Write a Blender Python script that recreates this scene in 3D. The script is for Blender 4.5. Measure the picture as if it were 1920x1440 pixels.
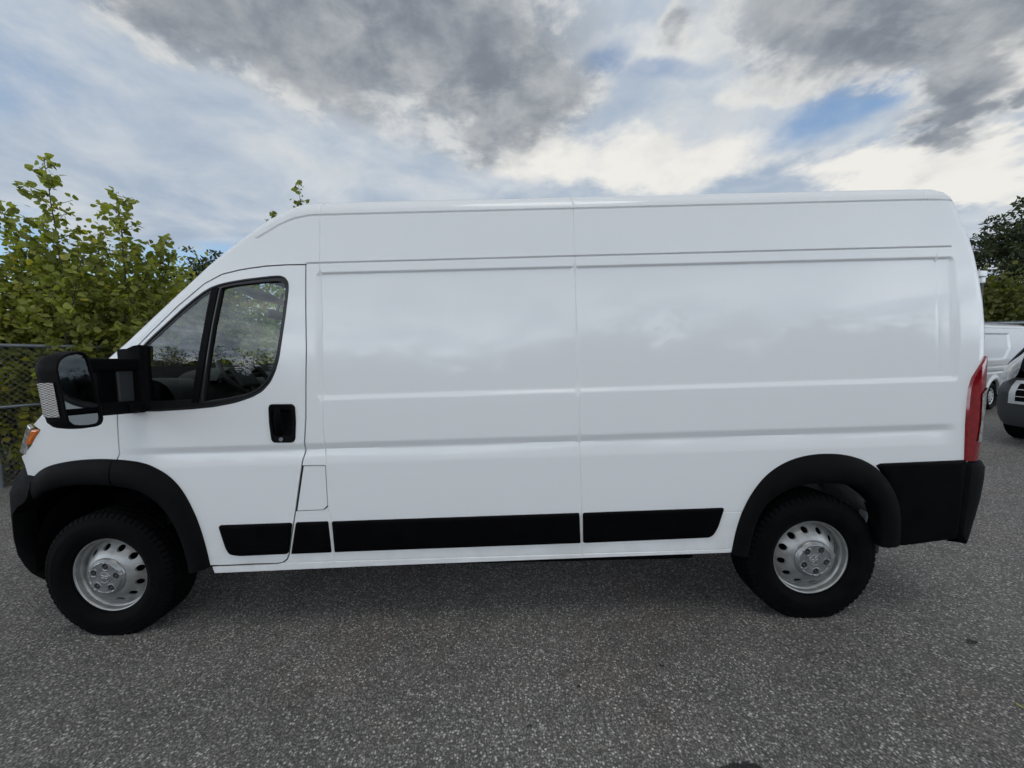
import bpy, bmesh, math, random
import numpy as np
from mathutils import Vector, Matrix
from mathutils.geometry import delaunay_2d_cdt
for _o in list(bpy.data.objects): bpy.data.objects.remove(_o)
scene = bpy.context.scene
COL = scene.collection
PI = math.pi
rnd = random.Random(7)
rng = np.random.default_rng(7)

# ------------------------------------------------------------------ camera
cam_d = bpy.data.cameras.new("camera"); cam = bpy.data.objects.new("camera", cam_d); COL.objects.link(cam)
CAM_LOC = Vector((2.344, -3.123, 1.538)); YAW, PITCH, ROLL = 0.00217, -0.06725, -0.02474
cam.matrix_world = (Matrix.Translation(CAM_LOC) @ Matrix.Rotation(YAW, 4, 'Z') @ Matrix.Rotation(PI/2 + PITCH, 4, 'X')
                    @ Matrix.Rotation(ROLL, 4, 'Z'))
cam_d.sensor_width = 36.0; cam_d.lens = 721.2/1920*36.0
cam_d.clip_start = 0.05; cam_d.clip_end = 3000
scene.camera = cam
scene.render.resolution_x = 1024; scene.render.resolution_y = 768
scene.view_settings.view_transform = 'Standard'; scene.view_settings.look = 'None'
scene.view_settings.exposure = 0.0; scene.view_settings.gamma = 1.0

# ------------------------------------------------------------------ sun
SUN_AZ, SUN_EL = math.radians(165), math.radians(70)      # azimuth clockwise from +Y: high behind the viewer, veiled by cloud
sun_d = bpy.data.lights.new("sun", 'SUN'); sun = bpy.data.objects.new("sun", sun_d); COL.objects.link(sun)
sun_d.energy = 0.55; sun_d.angle = math.radians(25); sun_d.color = (1.0, 0.95, 0.88)
sdir = Vector((math.sin(SUN_AZ)*math.cos(SUN_EL), math.cos(SUN_AZ)*math.cos(SUN_EL), math.sin(SUN_EL)))
sun.rotation_euler = sdir.to_track_quat('Z', 'Y').to_euler()

# ------------------------------------------------------------------ node helper
class NT:
    def __init__(s, tree):
        s.t = tree; s.t.nodes.clear()
    def n(s, typ, **kw):
        nd = s.t.nodes.new(typ)
        for k, v in kw.items():
            if k == 'inp':
                for kk, vv in v.items():
                    sock = nd.inputs[kk]
                    if isinstance(vv, bpy.types.NodeSocket): s.t.links.new(vv, sock)
                    else: sock.default_value = vv
            else: setattr(nd, k, v)
        return nd
    def math(s, op, a, b=0.0, c=0.0, clamp=False):
        nd = s.n('ShaderNodeMath', operation=op, use_clamp=clamp, inp={0: a, 1: b, 2: c}); return nd.outputs[0]
    def mix(s, fac, a, b, blend='MIX'):
        nd = s.n('ShaderNodeMix', data_type='RGBA', blend_type=blend)
        for k, v in ((0, fac), (6, a), (7, b)):
            sock = nd.inputs[k]
            if isinstance(v, bpy.types.NodeSocket): s.t.links.new(v, sock)
            else: sock.default_value = (tuple(v)+(1.0,))[:4] if k else v
        return nd.outputs[2]
    def rng(s, val, a, b, c=0.0, d=1.0, smooth=True):
        nd = s.n('ShaderNodeMapRange', interpolation_type='SMOOTHSTEP' if smooth else 'LINEAR', inp={0: val, 1: a, 2: b, 3: c, 4: d}); return nd.outputs[0]
    def noise(s, vec, scale, detail=6, rough=.55, dist=0.0):
        nd = s.n('ShaderNodeTexNoise', inp={'Scale': scale, 'Detail': detail, 'Roughness': rough, 'Distortion': dist})
        if vec is not None: s.t.links.new(vec, nd.inputs['Vector'])
        return nd
    def link(s, a, b): s.t.links.new(a, b)

# ------------------------------------------------------------------ sky
world = bpy.data.worlds.new("World"); scene.world = world; world.use_nodes = True
w = NT(world.node_tree)
tc = w.n('ShaderNodeTexCoord'); sep = w.n('ShaderNodeSeparateXYZ', inp={0: tc.outputs['Generated']})
dx, dy, dz = sep.outputs
az = w.math('ARCTAN2', dx, dy); el = w.math('ARCSINE', dz)
flat = w.math('ADD', w.math('ABSOLUTE', dz), 0.22)
pv = w.n('ShaderNodeCombineXYZ', inp={0: w.math('DIVIDE', dx, flat), 1: w.math('DIVIDE', dy, flat), 2: 0.0}).outputs[0]
warp = w.noise(pv, 2.2, 5, .6).outputs['Color']
warpv = w.n('ShaderNodeVectorMath', operation='SUBTRACT', inp={0: warp, 1: (.5, .5, .5)}).outputs[0]
aev = w.n('ShaderNodeCombineXYZ', inp={0: az, 1: el, 2: 0.0}).outputs[0]
def warped(amt):
    m = w.n('ShaderNodeVectorMath', operation='MULTIPLY', inp={0: warpv, 1: (amt*1.3, amt, 0.0)}).outputs[0]
    return w.n('ShaderNodeVectorMath', operation='ADD', inp={0: aev, 1: m}).outputs[0]
WV = warped(.22); WVs = warped(.12)
def blobs(lst, vec, a=1.45, b=.35):
    out = None
    for bl in lst:
        (ca, ce, ra, rb, rot) = bl[:5]; wt = bl[5] if len(bl) > 5 else 1.0
        mp = w.n('ShaderNodeMapping', vector_type='TEXTURE', inp={0: vec, 1: (ca, ce, 0), 2: (0, 0, rot), 3: (ra, rb, 1)})
        ln = w.n('ShaderNodeVectorMath', operation='LENGTH', inp={0: mp.outputs[0]}).outputs['Value']
        v = w.rng(ln, a, b, 0.0, wt)
        out = v if out is None else w.math('MAXIMUM', out, v)
    return out
DARK = [(-0.310,0.672,0.50,0.145,-0.03),(-0.024,0.585,0.246,0.105,-0.007),(-0.66,0.600,0.17,0.060,0.108,.85),(0.778,0.55,0.30,0.10,-0.40),(0.839,0.396,0.064,0.074,-0.396,.9),(0.829,0.346,0.085,0.032,-0.361,.9),(0.396,0.640,0.044,0.035,-0.214,.62),(0.908,0.335,0.027,0.028,-0.409,.8)]
BLUE = [(0.681,0.434,0.126,0.050,0.084),(0.224,0.615,0.083,0.029,0.112,.9),(0.368,0.584,0.185,0.021,-0.188,.6),(-0.880,0.435,0.136,0.075,0.397,.55),(-0.656,0.190,0.200,0.050,0.121,1.5),(-0.914,0.184,0.082,0.055,0.191,1.5),(0.754,0.443,0.060,0.030,-0.372,.8)]
WHITE = [(0.297,0.437,0.391,0.071,-0.121,.9),(0.888,0.392,0.035,0.069,-0.437),(0.800,0.292,0.209,0.042,-0.293),(0.046,0.494,0.093,0.060,-0.038),(0.612,0.517,0.139,0.031,-0.308,.6),(-0.091,0.544,0.157,0.018,0.021,.5),(-0.471,0.573,0.050,0.025,-0.426,.6),(0.357,0.614,0.186,0.047,-0.186,.5)]
f1 = w.noise(pv, 2.6, 9, .58, .35).outputs[0]
f2 = w.noise(pv, 5.5, 8, .6, .2).outputs[0]
f3 = w.noise(pv, 1.1, 7, .55, .2).outputs[0]
bD = blobs(DARK, WV); bB = blobs(BLUE, WVs); bW = blobs(WHITE, WV)
back = w.rng(dy, .25, -.45)                               # unseen sky behind the viewer: broken cloud, brightened to light the van side
bD = w.math('MAXIMUM', bD, w.math('MULTIPLY', back, w.rng(f3, .55, .7, 0, .5)))
fill = w.rng(dz, .60, .85)
bD = w.math('MAXIMUM', bD, w.math('MULTIPLY', w.math('SUBTRACT', 1.0, back), w.math('MULTIPLY', fill, .75)))
bD = w.math('MAXIMUM', bD, w.math('MULTIPLY', back, w.math('MULTIPLY', w.rng(dz, .45, .8), .9)))
veil = w.mix(w.rng(f1, .3, .7), (.37, .455, .57), (.62, .665, .71))
wmask = w.rng(w.math('ADD', bW, w.math('MULTIPLY', w.math('SUBTRACT', f2, .5), 1.3)), .12, .85)
veil = w.mix(wmask, veil, (.86, .845, .80))
nish = w.n('ShaderNodeTexSky', sky_type='NISHITA', sun_disc=False, sun_elevation=SUN_EL, sun_rotation=SUN_AZ)
blue = w.mix(1.0, nish.outputs[0], (.16, .165, .158), 'MULTIPLY')
bmask = w.rng(w.math('ADD', bB, w.math('MULTIPLY', w.math('SUBTRACT', f2, .52), 1.5)), 0.05, 1.15)
colr = w.mix(bmask, veil, blue)
dmask = w.rng(w.math('ADD', bD, w.math('MULTIPLY', w.math('SUBTRACT', w.math('ADD', w.math('MULTIPLY', f1, .65), w.math('MULTIPLY', f2, .35)), .5), 1.7)), .0, .85)
f4 = w.noise(pv, 8.0, 9, .62, .25).outputs[0]
str_v = w.n('ShaderNodeMapping', inp={0: pv, 2: (0, 0, math.radians(38)), 3: (1.0, 3.2, 1.0)}).outputs[0]
f5 = w.noise(str_v, 2.4, 8, .62, .15).outputs[0]
dark = w.mix(w.rng(w.math('ADD', w.math('ADD', w.math('MULTIPLY', f2, .4), w.math('MULTIPLY', f4, .2)), w.math('MULTIPLY', f1, .4)), .40, .64), (.205, .232, .275), (.45, .475, .50))
edge = w.math('MULTIPLY', w.math('MULTIPLY', dmask, w.math('SUBTRACT', 1.0, dmask)), w.rng(f4, .42, .62, .3, 3.0))
dark = w.mix(w.rng(w.math('ADD', w.math('MULTIPLY', f5, .7), w.math('MULTIPLY', f4, .3)), .50, .68, 0, .55), dark, (.52, .54, .56))
colr = w.mix(dmask, colr, dark)
colr = w.mix(w.math('MINIMUM', edge, .85), colr, (.74, .745, .73))
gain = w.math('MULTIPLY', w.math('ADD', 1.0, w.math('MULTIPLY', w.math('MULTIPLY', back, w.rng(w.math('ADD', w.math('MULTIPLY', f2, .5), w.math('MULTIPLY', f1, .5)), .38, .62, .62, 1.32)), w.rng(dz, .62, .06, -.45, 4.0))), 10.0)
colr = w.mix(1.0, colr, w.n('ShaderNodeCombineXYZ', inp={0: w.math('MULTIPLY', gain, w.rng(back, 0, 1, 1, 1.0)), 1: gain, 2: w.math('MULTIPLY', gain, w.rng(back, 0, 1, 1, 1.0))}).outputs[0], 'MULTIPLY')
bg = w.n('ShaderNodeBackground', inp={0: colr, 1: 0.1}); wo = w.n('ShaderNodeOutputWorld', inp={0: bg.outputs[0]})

# ------------------------------------------------------------------ materials
def material(name):
    m = bpy.data.materials.new(name); m.use_nodes = True
    return m, NT(m.node_tree)
def princ(name, color, rough=.5, metal=0.0, spec=.5, coat=0.0, bump=0.0, bscale=200.0, var=0.0, vscale=8.0, trans=0.0, coat_rough=.03):
    m, t = material(name)
    b = t.n('ShaderNodeBsdfPrincipled', inp={'Roughness': rough, 'Metallic': metal, 'Specular IOR Level': spec, 'Coat Weight': coat, 'Coat Roughness': coat_rough, 'Transmission Weight': trans})
    b.inputs['Base Color'].default_value = tuple(color)+(1,)
    tcx = t.n('ShaderNodeTexCoord').outputs['Object']
    if var:
        n = t.noise(tcx, vscale, 6, .6).outputs[0]
        c = t.mix(t.rng(n, .3, .7), tuple(x*(1-var) for x in color), tuple(min(1, x*(1+var)) for x in color))
        t.link(c, b.inputs['Base Color'])
        t.link(t.rng(n, .25, .75, max(0, rough-.08), rough+.08), b.inputs['Roughness'])
    if bump:
        n = t.noise(tcx, bscale, 3, .6).outputs[0]
        bp = t.n('ShaderNodeBump', inp={'Strength': bump, 'Distance': .002, 'Height': n}); t.link(bp.outputs[0], b.inputs['Normal'])
    o = t.n('ShaderNodeOutputMaterial', inp={0: b.outputs[0]})
    return m
def paint(name, color, dirt=.0):
    m, t = material(name)
    tcx = t.n('ShaderNodeTexCoord').outputs['Object']
    n = t.noise(tcx, 3.0, 6, .65).outputs[0]
    spk = t.noise(tcx, 60.0, 4, .7).outputs[0]
    z = t.n('ShaderNodeSeparateXYZ', inp={0: tcx}).outputs[2]
    low = t.math('MULTIPLY', t.rng(z, .75, .38), t.rng(n, .35, .7, 0, dirt))
    c = t.mix(low, color, (.33, .31, .28))
    b = t.n('ShaderNodeBsdfPrincipled', inp={'Base Color': c, 'Roughness': .38, 'Coat Weight': .8, 'Coat Roughness': .006, 'Specular IOR Level': .12})
    wav = t.noise(tcx, 2.2, 2, .5).outputs[0]
    bp = t.n('ShaderNodeBump', inp={'Strength': .035, 'Distance': .02, 'Height': wav})
    op = t.noise(tcx, 900.0, 1, .5).outputs[0]
    bp2 = t.n('ShaderNodeBump', inp={'Strength': .008, 'Distance': .001, 'Height': op, 'Normal': bp.outputs[0]})
    t.link(bp2.outputs[0], b.inputs['Coat Normal']); t.link(bp.outputs[0], b.inputs['Normal'])
    t.n('ShaderNodeOutputMaterial', inp={0: b.outputs[0]})
    return m
def glass(name, tint, refl=.10):
    m, t = material(name)
    fc = t.n('ShaderNodeLayerWeight', inp={0: .5}).outputs['Facing']
    fac = t.math('ADD', t.math('MULTIPLY', t.math('POWER', fc, 5.0), .9), 0.040+refl, clamp=True)
    tr = t.n('ShaderNodeBsdfTransparent', inp={0: tuple(tint)+(1,)}); gl = t.n('ShaderNodeBsdfGlossy', inp={'Color': (1, 1, 1, 1), 'Roughness': .005})
    mx = t.n('ShaderNodeMixShader', inp={0: fac, 1: tr.outputs[0], 2: gl.outputs[0]})
    t.n('ShaderNodeOutputMaterial', inp={0: mx.outputs[0]})
    return m
M = {}
M['white'] = paint('white_paint', (.85, .855, .85), .25)
M['slate'] = paint('slate_paint', (.028, .030, .037), .1)
M['white2'] = paint('fleet_white_paint', (.78, .785, .79), .2)
M['trim'] = princ('black_textured_plastic', (.0036, .0036, .0040), .62, spec=.08, bump=.25, bscale=900, var=.3, vscale=14)
M['mould'] = princ('black_satin_moulding', (.0022, .0022, .0026), .5, spec=.05, bump=.12, bscale=900, var=.2)
M['rubber'] = princ('black_rubber_seal', (.012, .012, .013), .4)
M['gasket'] = princ('charcoal_window_border', (.012, .012, .013), .3, spec=.3)
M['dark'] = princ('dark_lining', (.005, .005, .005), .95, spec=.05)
M['dash'] = princ('dashboard_grey_plastic', (.030, .032, .034), .55, bump=.3, bscale=600)
M['seat'] = princ('seat_cloth', (.02, .02, .022), .95)
M['headliner'] = princ('grey_headliner', (.16, .16, .165), .9)
M['wheelblk'] = princ('steering_wheel_plastic', (.018, .018, .019), .38)
M['steel'] = princ('silver_wheel_paint', (.36, .36, .35), .40, metal=.6, var=.16, vscale=22, bump=.05)
M['cap'] = princ('silver_hub_cap', (.29, .295, .295), .36, metal=.65, var=.12, vscale=30)
M['lug'] = princ('steel_lug', (.20, .20, .20), .4, metal=.9)
M['tyre'] = princ('tyre_rubber', (.0038, .0038, .0041), .68, spec=.05, bump=.2, bscale=300, var=.35, vscale=9)
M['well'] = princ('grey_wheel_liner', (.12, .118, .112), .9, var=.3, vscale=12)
M['chrome'] = princ('chrome', (.8, .8, .8), .08, metal=1.0)
M['mirror'] = princ('mirror_silver', (.30, .33, .34), .02, metal=1.0)
M['amber'] = princ('amber_lens', (.75, .17, .01), .12, coat=1.0, var=.25, vscale=90)
M['red'] = princ('red_lens', (.22, .004, .008), .12, coat=.9, var=.25, vscale=30)
M['clearlens'] = princ('clear_lens', (.42, .42, .40), .12, metal=.5, coat=1.0, bump=.35, bscale=70, var=.35, vscale=50)
M['smoke'] = princ('smoked_headlight_lens', (.34, .34, .345), .2, coat=.6, var=.35, vscale=16)
M['glass'] = glass('side_glass', (.72, .79, .74), .012)
M['glass_q'] = glass('quarter_glass', (.60, .62, .62), .025)
M['wind'] = glass('windscreen_glass', (.86, .91, .88), .0)
M['galv'] = princ('galvanised_steel', (.22, .24, .26), .5, metal=.6, var=.2, vscale=6)
M['wire'] = princ('fence_wire', (.16, .17, .18), .5, metal=.6)
M['bracket'] = princ('bare_bracket', (.30, .30, .31), .5, metal=.4)
def lens_grid(name, col, pitch_z, pitch_y):
    m, t = material(name)
    sp = t.n('ShaderNodeSeparateXYZ', inp={0: t.n('ShaderNodeTexCoord').outputs['Object']})
    a = t.math('SINE', t.math('MULTIPLY', sp.outputs[2], 2*PI/pitch_z)); c = t.math('SINE', t.math('MULTIPLY', t.math('ADD', sp.outputs[1], sp.outputs[0]), 2*PI/pitch_y))
    h = t.math('MULTIPLY', a, c)
    b = t.n('ShaderNodeBsdfPrincipled', inp={'Base Color': t.mix(t.rng(h, -.8, .8), tuple(x*.72 for x in col), col), 'Roughness': .16, 'Metallic': .5, 'Coat Weight': 1.0})
    bp = t.n('ShaderNodeBump', inp={'Strength': 1.0, 'Distance': .003, 'Height': h}); t.link(bp.outputs[0], b.inputs['Normal'])
    t.n('ShaderNodeOutputMaterial', inp={0: b.outputs[0]}); return m
M['ribbed'] = lens_grid('ribbed_clear_lens', (.60, .57, .53), .011, .030)
M['silver'] = princ('satin_silver_plastic', (.60, .61, .62), .35, metal=.2)

# ------------------------------------------------------------------ object helpers
def add_obj(name, me, mat=None, parent=None):
    o = bpy.data.objects.new(name, me); COL.objects.link(o)
    if mat is not None and me is not None and not me.materials: me.materials.append(mat)
    if parent is not None: o.parent = parent
    return o
def tag(o, label=None, cat=None, group=None, kind=None):
    for k, v in (('label', label), ('category', cat), ('group', group), ('kind', kind)):
        if v: o[k] = v
    return o
def make_mesh(name, verts, faces, smooth=True, sharp=35.0, mats=None, midx=None):
    me = bpy.data.meshes.new(name); me.from_pydata([tuple(map(float, v)) for v in verts], [], [tuple(int(i) for i in f) for f in faces])
    if midx is not None: me.polygons.foreach_set('material_index', midx)
    bm = bmesh.new(); bm.from_mesh(me)
    bmesh.ops.recalc_face_normals(bm, faces=bm.faces)
    if smooth:
        a = math.radians(sharp)
        for f in bm.faces: f.smooth = True
        for e in bm.edges:
            if len(e.link_faces) == 2: e.smooth = e.calc_face_angle(0.0) < a
    bm.to_mesh(me); bm.free(); me.update()
    return me
class Geo:
    """collects vertices and faces for one mesh"""
    def __init__(s): s.v = []; s.f = []
    def add(s, v, f):
        k = len(s.v); s.v.extend([tuple(x) for x in v]); s.f.extend([tuple(i+k for i in q) for q in f]); return s
    def grid(s, P, closed_u=False, closed_v=False):
        P = np.asarray(P, float); nu, nv = P.shape[:2]; k = len(s.v); s.v.extend([tuple(x) for x in P.reshape(-1, 3)])
        for i in range(nu if closed_u else nu-1):
            for j in range(nv if closed_v else nv-1):
                a, b = i, (i+1) % nu; c, d = j, (j+1) % nv
                s.f.append((k+a*nv+c, k+b*nv+c, k+b*nv+d, k+a*nv+d))
        return s
    def fan(s, ring, flip=False):
        k = len(s.v); s.v.extend([tuple(x) for x in ring]); s.f.append(tuple(range(k, k+len(ring)))); return s
    def box(s, c, size, rot=None, bev=0.0):
        bm = bmesh.new(); bmesh.ops.create_cube(bm, size=1.0); bmesh.ops.scale(bm, vec=size, verts=bm.verts)
        if bev: bmesh.ops.bevel(bm, geom=bm.edges[:], offset=bev, segments=3, profile=.6, affect='EDGES')
        if rot is not None: bmesh.ops.transform(bm, matrix=rot.to_4x4(), verts=bm.verts)
        bmesh.ops.translate(bm, vec=c, verts=bm.verts); bm.verts.index_update()
        s.add([v.co[:] for v in bm.verts], [[v.index for v in f.verts] for f in bm.faces]); bm.free(); return s
    def tube(s, pts, r, n=8, cap=True):
        pts = [Vector(p) for p in pts]; rs = r if hasattr(r, '__len__') else [r]*len(pts); rings = []
        for i, p in enumerate(pts):
            t = (pts[min(i+1, len(pts)-1)]-pts[max(i-1, 0)]).normalized()
            a = Vector((0, 0, 1)) if abs(t.z) < .9 else Vector((1, 0, 0))
            x = t.cross(a).normalized(); y = t.cross(x)
            rings.append([p+(x*math.cos(2*PI*j/n)+y*math.sin(2*PI*j/n))*rs[i] for j in range(n)])
        s.grid([[tuple(q) for q in rg] for rg in rings], closed_v=True)
        if cap: s.fan(rings[0]); s.fan(rings[-1])
        return s
    def mesh(s, name, **kw): return make_mesh(name, s.v, s.f, **kw)

def part(name, me, mat, parent, mirror=True):
    """a part on the left flank and, unless it sits on the centre line, its mirror image on the right"""
    pl, pr = parent if isinstance(parent, tuple) else (parent, parent)
    L = add_obj(name, me, mat, pl)
    if not mirror: return (L, L)
    m2 = me.copy(); bm = bmesh.new(); bm.from_mesh(m2)
    for v in bm.verts: v.co.y = -v.co.y
    bmesh.ops.reverse_faces(bm, faces=bm.faces); bm.to_mesh(m2); bm.free()
    Rr = add_obj(name, m2, mat, pr)
    return (L, Rr)

# ------------------------------------------------------------------ planar helpers (x, z)
def arr(l): return np.array(l, float)
def resample(poly, step, closed=False):
    P = arr(poly); Q = np.vstack([P, P[:1]]) if closed else P; out = []
    for a, b in zip(Q[:-1], Q[1:]):
        n = max(1, int(math.ceil(np.linalg.norm(b-a)/step)))
        for k in range(n): out.append(a+(b-a)*k/n)
    if not closed: out.append(Q[-1])
    return arr(out)
def even(poly, n):
    P = arr(poly); d = np.r_[0, np.cumsum(np.linalg.norm(np.diff(P, axis=0), axis=1))]; t = np.linspace(0, d[-1], n)
    return np.stack([np.interp(t, d, P[:, k]) for k in range(P.shape[1])], 1)
def smooth_curve(poly, n, it=2):
    P = arr(poly)
    for _ in range(it):
        Q = [P[0]]
        for a, b in zip(P[:-1], P[1:]): Q += [a*.75+b*.25, a*.25+b*.75]
        Q.append(P[-1]); P = arr(Q)
    return even(P, n)
def dist_poly(X, Z, poly):
    P = arr(poly); D = np.full(X.shape, 1e9)
    for a, b in zip(P[:-1], P[1:]):
        ab = b-a; L = ab@ab
        if L < 1e-12: continue
        t = np.clip(((X-a[0])*ab[0]+(Z-a[1])*ab[1])/L, 0, 1)
        D = np.minimum(D, np.hypot(X-a[0]-t*ab[0], Z-a[1]-t*ab[1]))
    return D
def inside(X, Z, poly):
    P = arr(poly); r = np.zeros(X.shape, bool); j = len(P)-1
    for i in range(len(P)):
        xi, zi = P[i]; xj, zj = P[j]
        if zi != zj: r ^= ((zi > Z) != (zj > Z)) & (X < (xj-xi)*(Z-zi)/(zj-zi)+xi)
        j = i
    return r
def area(poly):
    P = arr(poly); return .5*np.sum(P[:, 0]*np.roll(P[:, 1], -1)-np.roll(P[:, 0], -1)*P[:, 1])
def inset(poly, d):
    """move a closed outline inwards by d"""
    P = arr(poly); s = 1 if area(P) > 0 else -1; n = len(P); out = []
    for i in range(n):
        a, b, c = P[i-1], P[i], P[(i+1) % n]
        u = (b-a)/(np.linalg.norm(b-a)+1e-12); v = (c-b)/(np.linalg.norm(c-b)+1e-12)
        n1 = arr([-u[1], u[0]])*s; n2 = arr([-v[1], v[0]])*s; m = n1+n2; k = m@n1
        out.append(b+m*d/max(k, .45))
    return arr(out)
def roundpoly(poly, r, seg=5):
    P = arr(poly); n = len(P); out = []
    for i in range(n):
        a, b, c = P[i-1], P[i], P[(i+1) % n]
        rr = min(r, .45*np.linalg.norm(a-b), .45*np.linalg.norm(c-b))
        p = b+(a-b)/np.linalg.norm(a-b)*rr; q = b+(c-b)/np.linalg.norm(c-b)*rr
        for k in range(seg+1):
            t = k/seg; out.append((1-t)**2*p+2*t*(1-t)*b+t*t*q)
    return arr(out)
def sstep(a, b, x):
    t = np.clip((x-a)/(b-a), 0, 1); return t*t*(3-2*t)

# the flank surface: half width of the van as a function of (x, z)
_ZW = [.30, .38, .6, .9, 1.1, 1.35, 1.7, 2.0, 2.2, 2.3, 2.4, 2.5]; _WW = [1.017, 1.018, 1.020, 1.024, 1.025, 1.02, .995, .965, .942, .928, .912, .893]
_PC = np.polyfit(_ZW, _WW, 4)
ROOF = [(1.254,2.463),(1.7,2.462),(2.797,2.457),(3.966,2.455),(4.641,2.453),(4.764,2.450),(4.82,2.434),(4.858,2.405),(4.88,2.36),(4.895,2.31),(4.919,2.22),(4.950,2.07),(4.970,1.92),(4.982,1.777),(4.988,1.627),(4.981,1.447),(4.969,1.25),(4.956,1.05),(4.946,.9),(4.93,.45)]
CAB = [(0.03,1.54),(0.089,1.598),(0.203,1.69),(0.354,1.826),(0.535,1.99),(0.655,2.101),(0.776,2.203),(0.896,2.298),(0.984,2.364),(1.088,2.421),(1.162,2.449),(1.254,2.463)]
EDGE = CAB+ROOF[1:]
GUTTER = [(0.943,2.240),(1.063,2.312),(1.142,2.346),(1.231,2.362),(1.295,2.363),(2.703,2.362),(4.668,2.362),(4.84,2.357)]
USEAM = [(1.222,2.090),(2.703,2.093),(4.690,2.094),(4.784,2.094)]
SEAM_A = [(1.289,2.455),(1.291,2.084),(1.300,1.759),(1.292,1.355),(1.294,0.975)]
SEAM_A2 = [(1.293,.725),(1.307,0.651),(1.306,0.470),(1.307,0.407)]
SEAM_B = [(2.703,2.45),(2.703,2.093),(2.704,1.446),(2.707,0.943),(2.709,0.664),(2.713,0.404)]
SEAM_C = [(4.690,2.45),(4.676,2.37),(4.678,2.355)]
SEAM_C2 = [(4.696,2.092),(4.700,1.982),(4.691,1.397)]
SILLR = [(0.634,0.401),(0.844,0.411),(2.805,0.425),(3.543,0.431)]
SHORT = [(3.49,.648),(3.60,.648)]
GROOVES = [(GUTTER,.006,.012),(USEAM,.0055,.016),(SEAM_A,.004,.004),(SEAM_A2,.004,.004),(SEAM_B,.004,.0035),(SEAM_C,.004,.005),(SEAM_C2,.004,.0005),(SILLR,.005,.006),(SHORT,.004,.005)]
def S(X, Z, detail=True, edge=True):
    X = np.asarray(X, float); Z = np.asarray(Z, float)
    y = np.polyval(_PC, np.clip(Z, .3, 2.5))
    y = y-.012*np.clip(.9-X, 0, None)**2-.6*np.clip(-.2-X, 0, None)**2
    y = y-.010*np.clip((X-4.2), 0, None)**2
    if edge:
        d = dist_poly(X, Z, EDGE)
        r = np.where(X < .75, .05, np.where(X < 1.3, .05+(X-.75)/.55*.04, .09)); r = np.where((X > 4.7) & (Z < 2.2), .075, r)
        t = np.clip(r-d, 0, r); y = y-(r-np.sqrt(np.maximum(r*r-t*t, 0)))
    if detail:
        zz = Z-.0064*(X-.14)
        g = np.where(zz > 1.052, 1-np.clip((zz-1.052)/.036, 0, 1), np.clip((zz-.972)/.080, 0, 1)); g = np.where(zz > 1.052, g, g*g*.3+g*.7)
        y = y-.016*g*sstep(.05, .5, X)*(1-sstep(4.70, 4.80, X))
        x0, x1, z0, z1, rr = 1.262, 4.800, 1.331+.006*np.clip(X-1.3, 0, 4)/1.0, 2.038, .035
        qx = np.abs(X-(x0+x1)/2)-(x1-x0)/2+rr; qz = np.abs(Z-(z0+z1)/2)-(z1-z0)/2+rr
        sd = -(np.minimum(np.maximum(qx, qz), 0)+np.hypot(np.maximum(qx, 0), np.maximum(qz, 0))-rr)
        wd = np.where(np.minimum(X-x0, x1-X) < np.minimum(Z-z0, z1-Z), .036, np.where(Z > 1.7, .014, .027))
        y = y-.0125*sstep(0, 1, sd/wd)
        for line, wdt, dep in GROOVES:
            P = arr(line); msk = (X > P[:, 0].min()-.02) & (X < P[:, 0].max()+.02) & (Z > P[:, 1].min()-.02) & (Z < P[:, 1].max()+.02)
            if msk.any():
                dd = dist_poly(X[msk], Z[msk], line); y[msk] = y[msk]-dep*np.clip(1-dd/wdt, 0, 1)
    return y

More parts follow.
